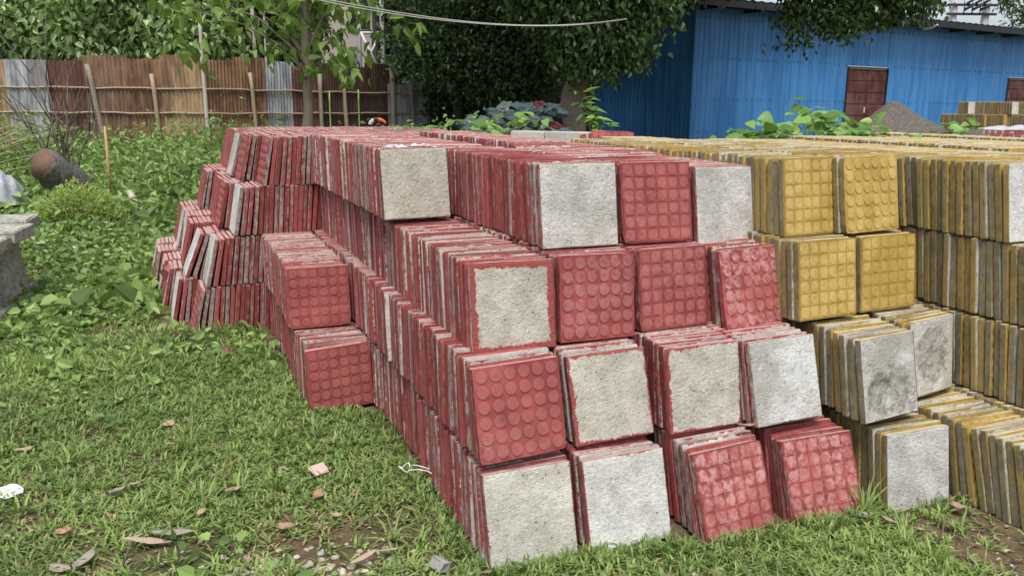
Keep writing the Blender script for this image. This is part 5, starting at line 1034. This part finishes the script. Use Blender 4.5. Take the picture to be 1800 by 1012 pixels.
def shard(lab, x_, y_, d, mat, rot=.3, name='shard', cat='shard', z=.02, jit=.007):
    Q = up(x_, y_, z); mb = MB(); mb.box((0, 0, 0), d, 0, rotz(rnd.uniform(0, 3))@rotx(rot), jit=jit, bev=.002); return tag(mb.build(name, mat, None, Q), lab, cat)
RP_ = flat('red_paint_chip', (.27, .09, .08), .8, .3, 20); PKC = flat('pinkish_cement', (.55, .40, .36), .9, .2, 20)
shard('small red broken tile corner lying in the lawn near the left corner', 400, 616, (.085, .05, .02), RP_, .5, 'tile_fragment', 'tile fragment', .03)
shard('small pale pinkish tile chip in the middle of the lawn', 560, 824, (.055, .045, .014), PKC, .5, 'tile_fragment', 'tile fragment', .03)
shard('grey angular stone in the lawn right of the gravel', 775, 990, (.06, .035, .03), STONED, .3, 'stone', 'stone')
for k, (x_, y_, dx, lab) in enumerate(((318, 412, .07, 'broken red tile lump leaning outside the far left ranks'), (330, 402, .06, 'second broken red tile lump beside the first outside the far left ranks'), (296, 478, .06, 'red broken tile piece low in the weeds at the far left corner'), (310, 440, .05, 'pale-edged broken red tile piece between the lumps and the lowest rank'))):
    Q = up(x_, y_, .25); mb = MB(); mb.box((0, 0, 0), (dx*1.5, .05, dx*1.4), 0, rotz(.5+k)@rotx(-.3)@roty(.3*k), jit=.012, bev=.004); mb.box((0, 0, -.16), (dx*1.3, dx*.9, .22), 0, rotz(1.1*k), jit=.02, bev=.004); tag(mb.build('tile_fragment', RP_ if k != 3 else PKC, None, Q), lab, 'tile fragment')
BARKL = flat('bark_strip', (.38, .30, .22), .9, .3, 16, .5)
for a in (('long tan bark strip lying in the lower left lawn', 262, 950, .15, .025, BARKL, .2), ('greyish bark strip lying end to end with the tan one', 305, 935, .13, .028, DL2, .2), ('small tan bark strip left of the long one', 235, 945, .06, .018, BARKL, .3), ('tan wooden strip by the gravel at the bottom', 640, 978, .10, .02, BARKL, .2), ('second tan wooden strip above the first by the gravel', 688, 965, .09, .02, BARKL, .2)): dryleaf(*a[:7], rz=rnd.uniform(.2, .9), name='bark_strip', cat='bark strip')
dryleaf('torn white paper scrap at the left edge of the lawn', 14, 865, .10, .07, flat('white_paper', (.75, .77, .80), .8, .06), .3, name='paper_scrap', cat='paper scrap', rz=.2)
Q = up(722, 828, .03); mb = MB(); STR = flat('white_plastic_strip', (.72, .76, .66), .5, .08)
lp = [(-.025+.022*cos(a), .022*sin(a)*1.0, .016+.012*sin(a*2)) for a in np.linspace(0, 6.1, 14)]; mb.tube([(x_, y_, z_) for x_, y_, z_ in lp], .0022, 5)
mb.tube([(-.005, -.012, .010), (.03, -.016, .016), (.065, -.02, .012), (.10, -.045, .004)], .0019, 5); mb.tube([(-.002, .03, .012), (.02, .012, .02), (.05, .0, .018), (.09, -.008, .006)], .0019, 5)
tag(mb.build('plastic_strip', STR, None, Q), 'looped white plastic strapping strip in the grass beside the red tile row', 'plastic strip')
# dead twigs
for lab, x0_, y0_, x1_, y1_ in (('thin grey twig sticking out at the bottom left', 470/2.238, 1005, 485/2.238, 960), ('short dark twig standing in the soil at the lower right', 1648, 958, 1650, 925)):
    a, b_ = up(x0_, y0_, 0), up(x0_, y0_, 0)+np.array([.03, .03, .09]); mb = MB(); mb.tube([(0, 0, 0), (b_-a)*.5+np.array([.004, 0, 0]), b_-a], [.004, .0035, .002], 5); tag(mb.build('twig', TWIG, None, a), lab, 'twig')
# gravel
def pebbles(name, n, cx_, cy_, sx, sy, smin, smax, mat, lab):
    mb = MB(); r_ = random.Random(5)
    for _ in range(n):
        x_, y_ = r_.gauss(cx_, sx), r_.gauss(cy_, sy); s_ = r_.uniform(smin, smax); d = (s_, s_*r_.uniform(.6, .9), s_*r_.uniform(.4, .6)); rz = rotz(r_.uniform(0, 3)); P = []
        for i, (zz_, k) in enumerate(((-.9, .4), (-.45, .9), (.15, 1), (.65, .75), (1, .28))):
            for j in range(7): a = 2*pi*j/7; q = 1+r_.uniform(-.1, .1); P.append(rz@np.array([d[0]*k*cos(a)*q, d[1]*k*sin(a)*q, d[2]*zz_])+np.array([x_, y_, float(gh(x_, y_))+d[2]*.5]))
        mb.add(P, [(i*7+j, i*7+(j+1) % 7, (i+1)*7+(j+1) % 7, (i+1)*7+j) for i in range(4) for j in range(7)]+[tuple(28+j for j in range(7))], r_.choice((0, 0, 1, 2)), True)
    o = mb.build(name, mat); tag(o, lab, 'gravel', None, 'stuff')
GM = [flat('pebble_tan', (.34, .29, .21), .8, .25, 30), flat('pebble_grey', (.28, .28, .27), .8, .25, 30), flat('pebble_pale', (.46, .41, .32), .8, .2, 30)]
pebbles('gravel', 110, -.66, 2.235, .14, .05, .007, .018, GM, 'rounded tan and grey pebbles showing through the lawn at the bottom edge'); pebbles('gravel', 55, -.36, 2.26, .10, .07, .006, .014, GM, 'scattered pebbles right of the main gravel patch')
pebbles('gravel', 60, 1.62, 2.42, .24, .16, .003, .008, GM, 'tiny grit on the bare brown soil at the lower right'); pebbles('gravel', 40, -1.3, 2.6, .35, .25, .005, .011, GM, 'few small stones between the grass at the lower left')
print('done', len(bpy.data.objects))
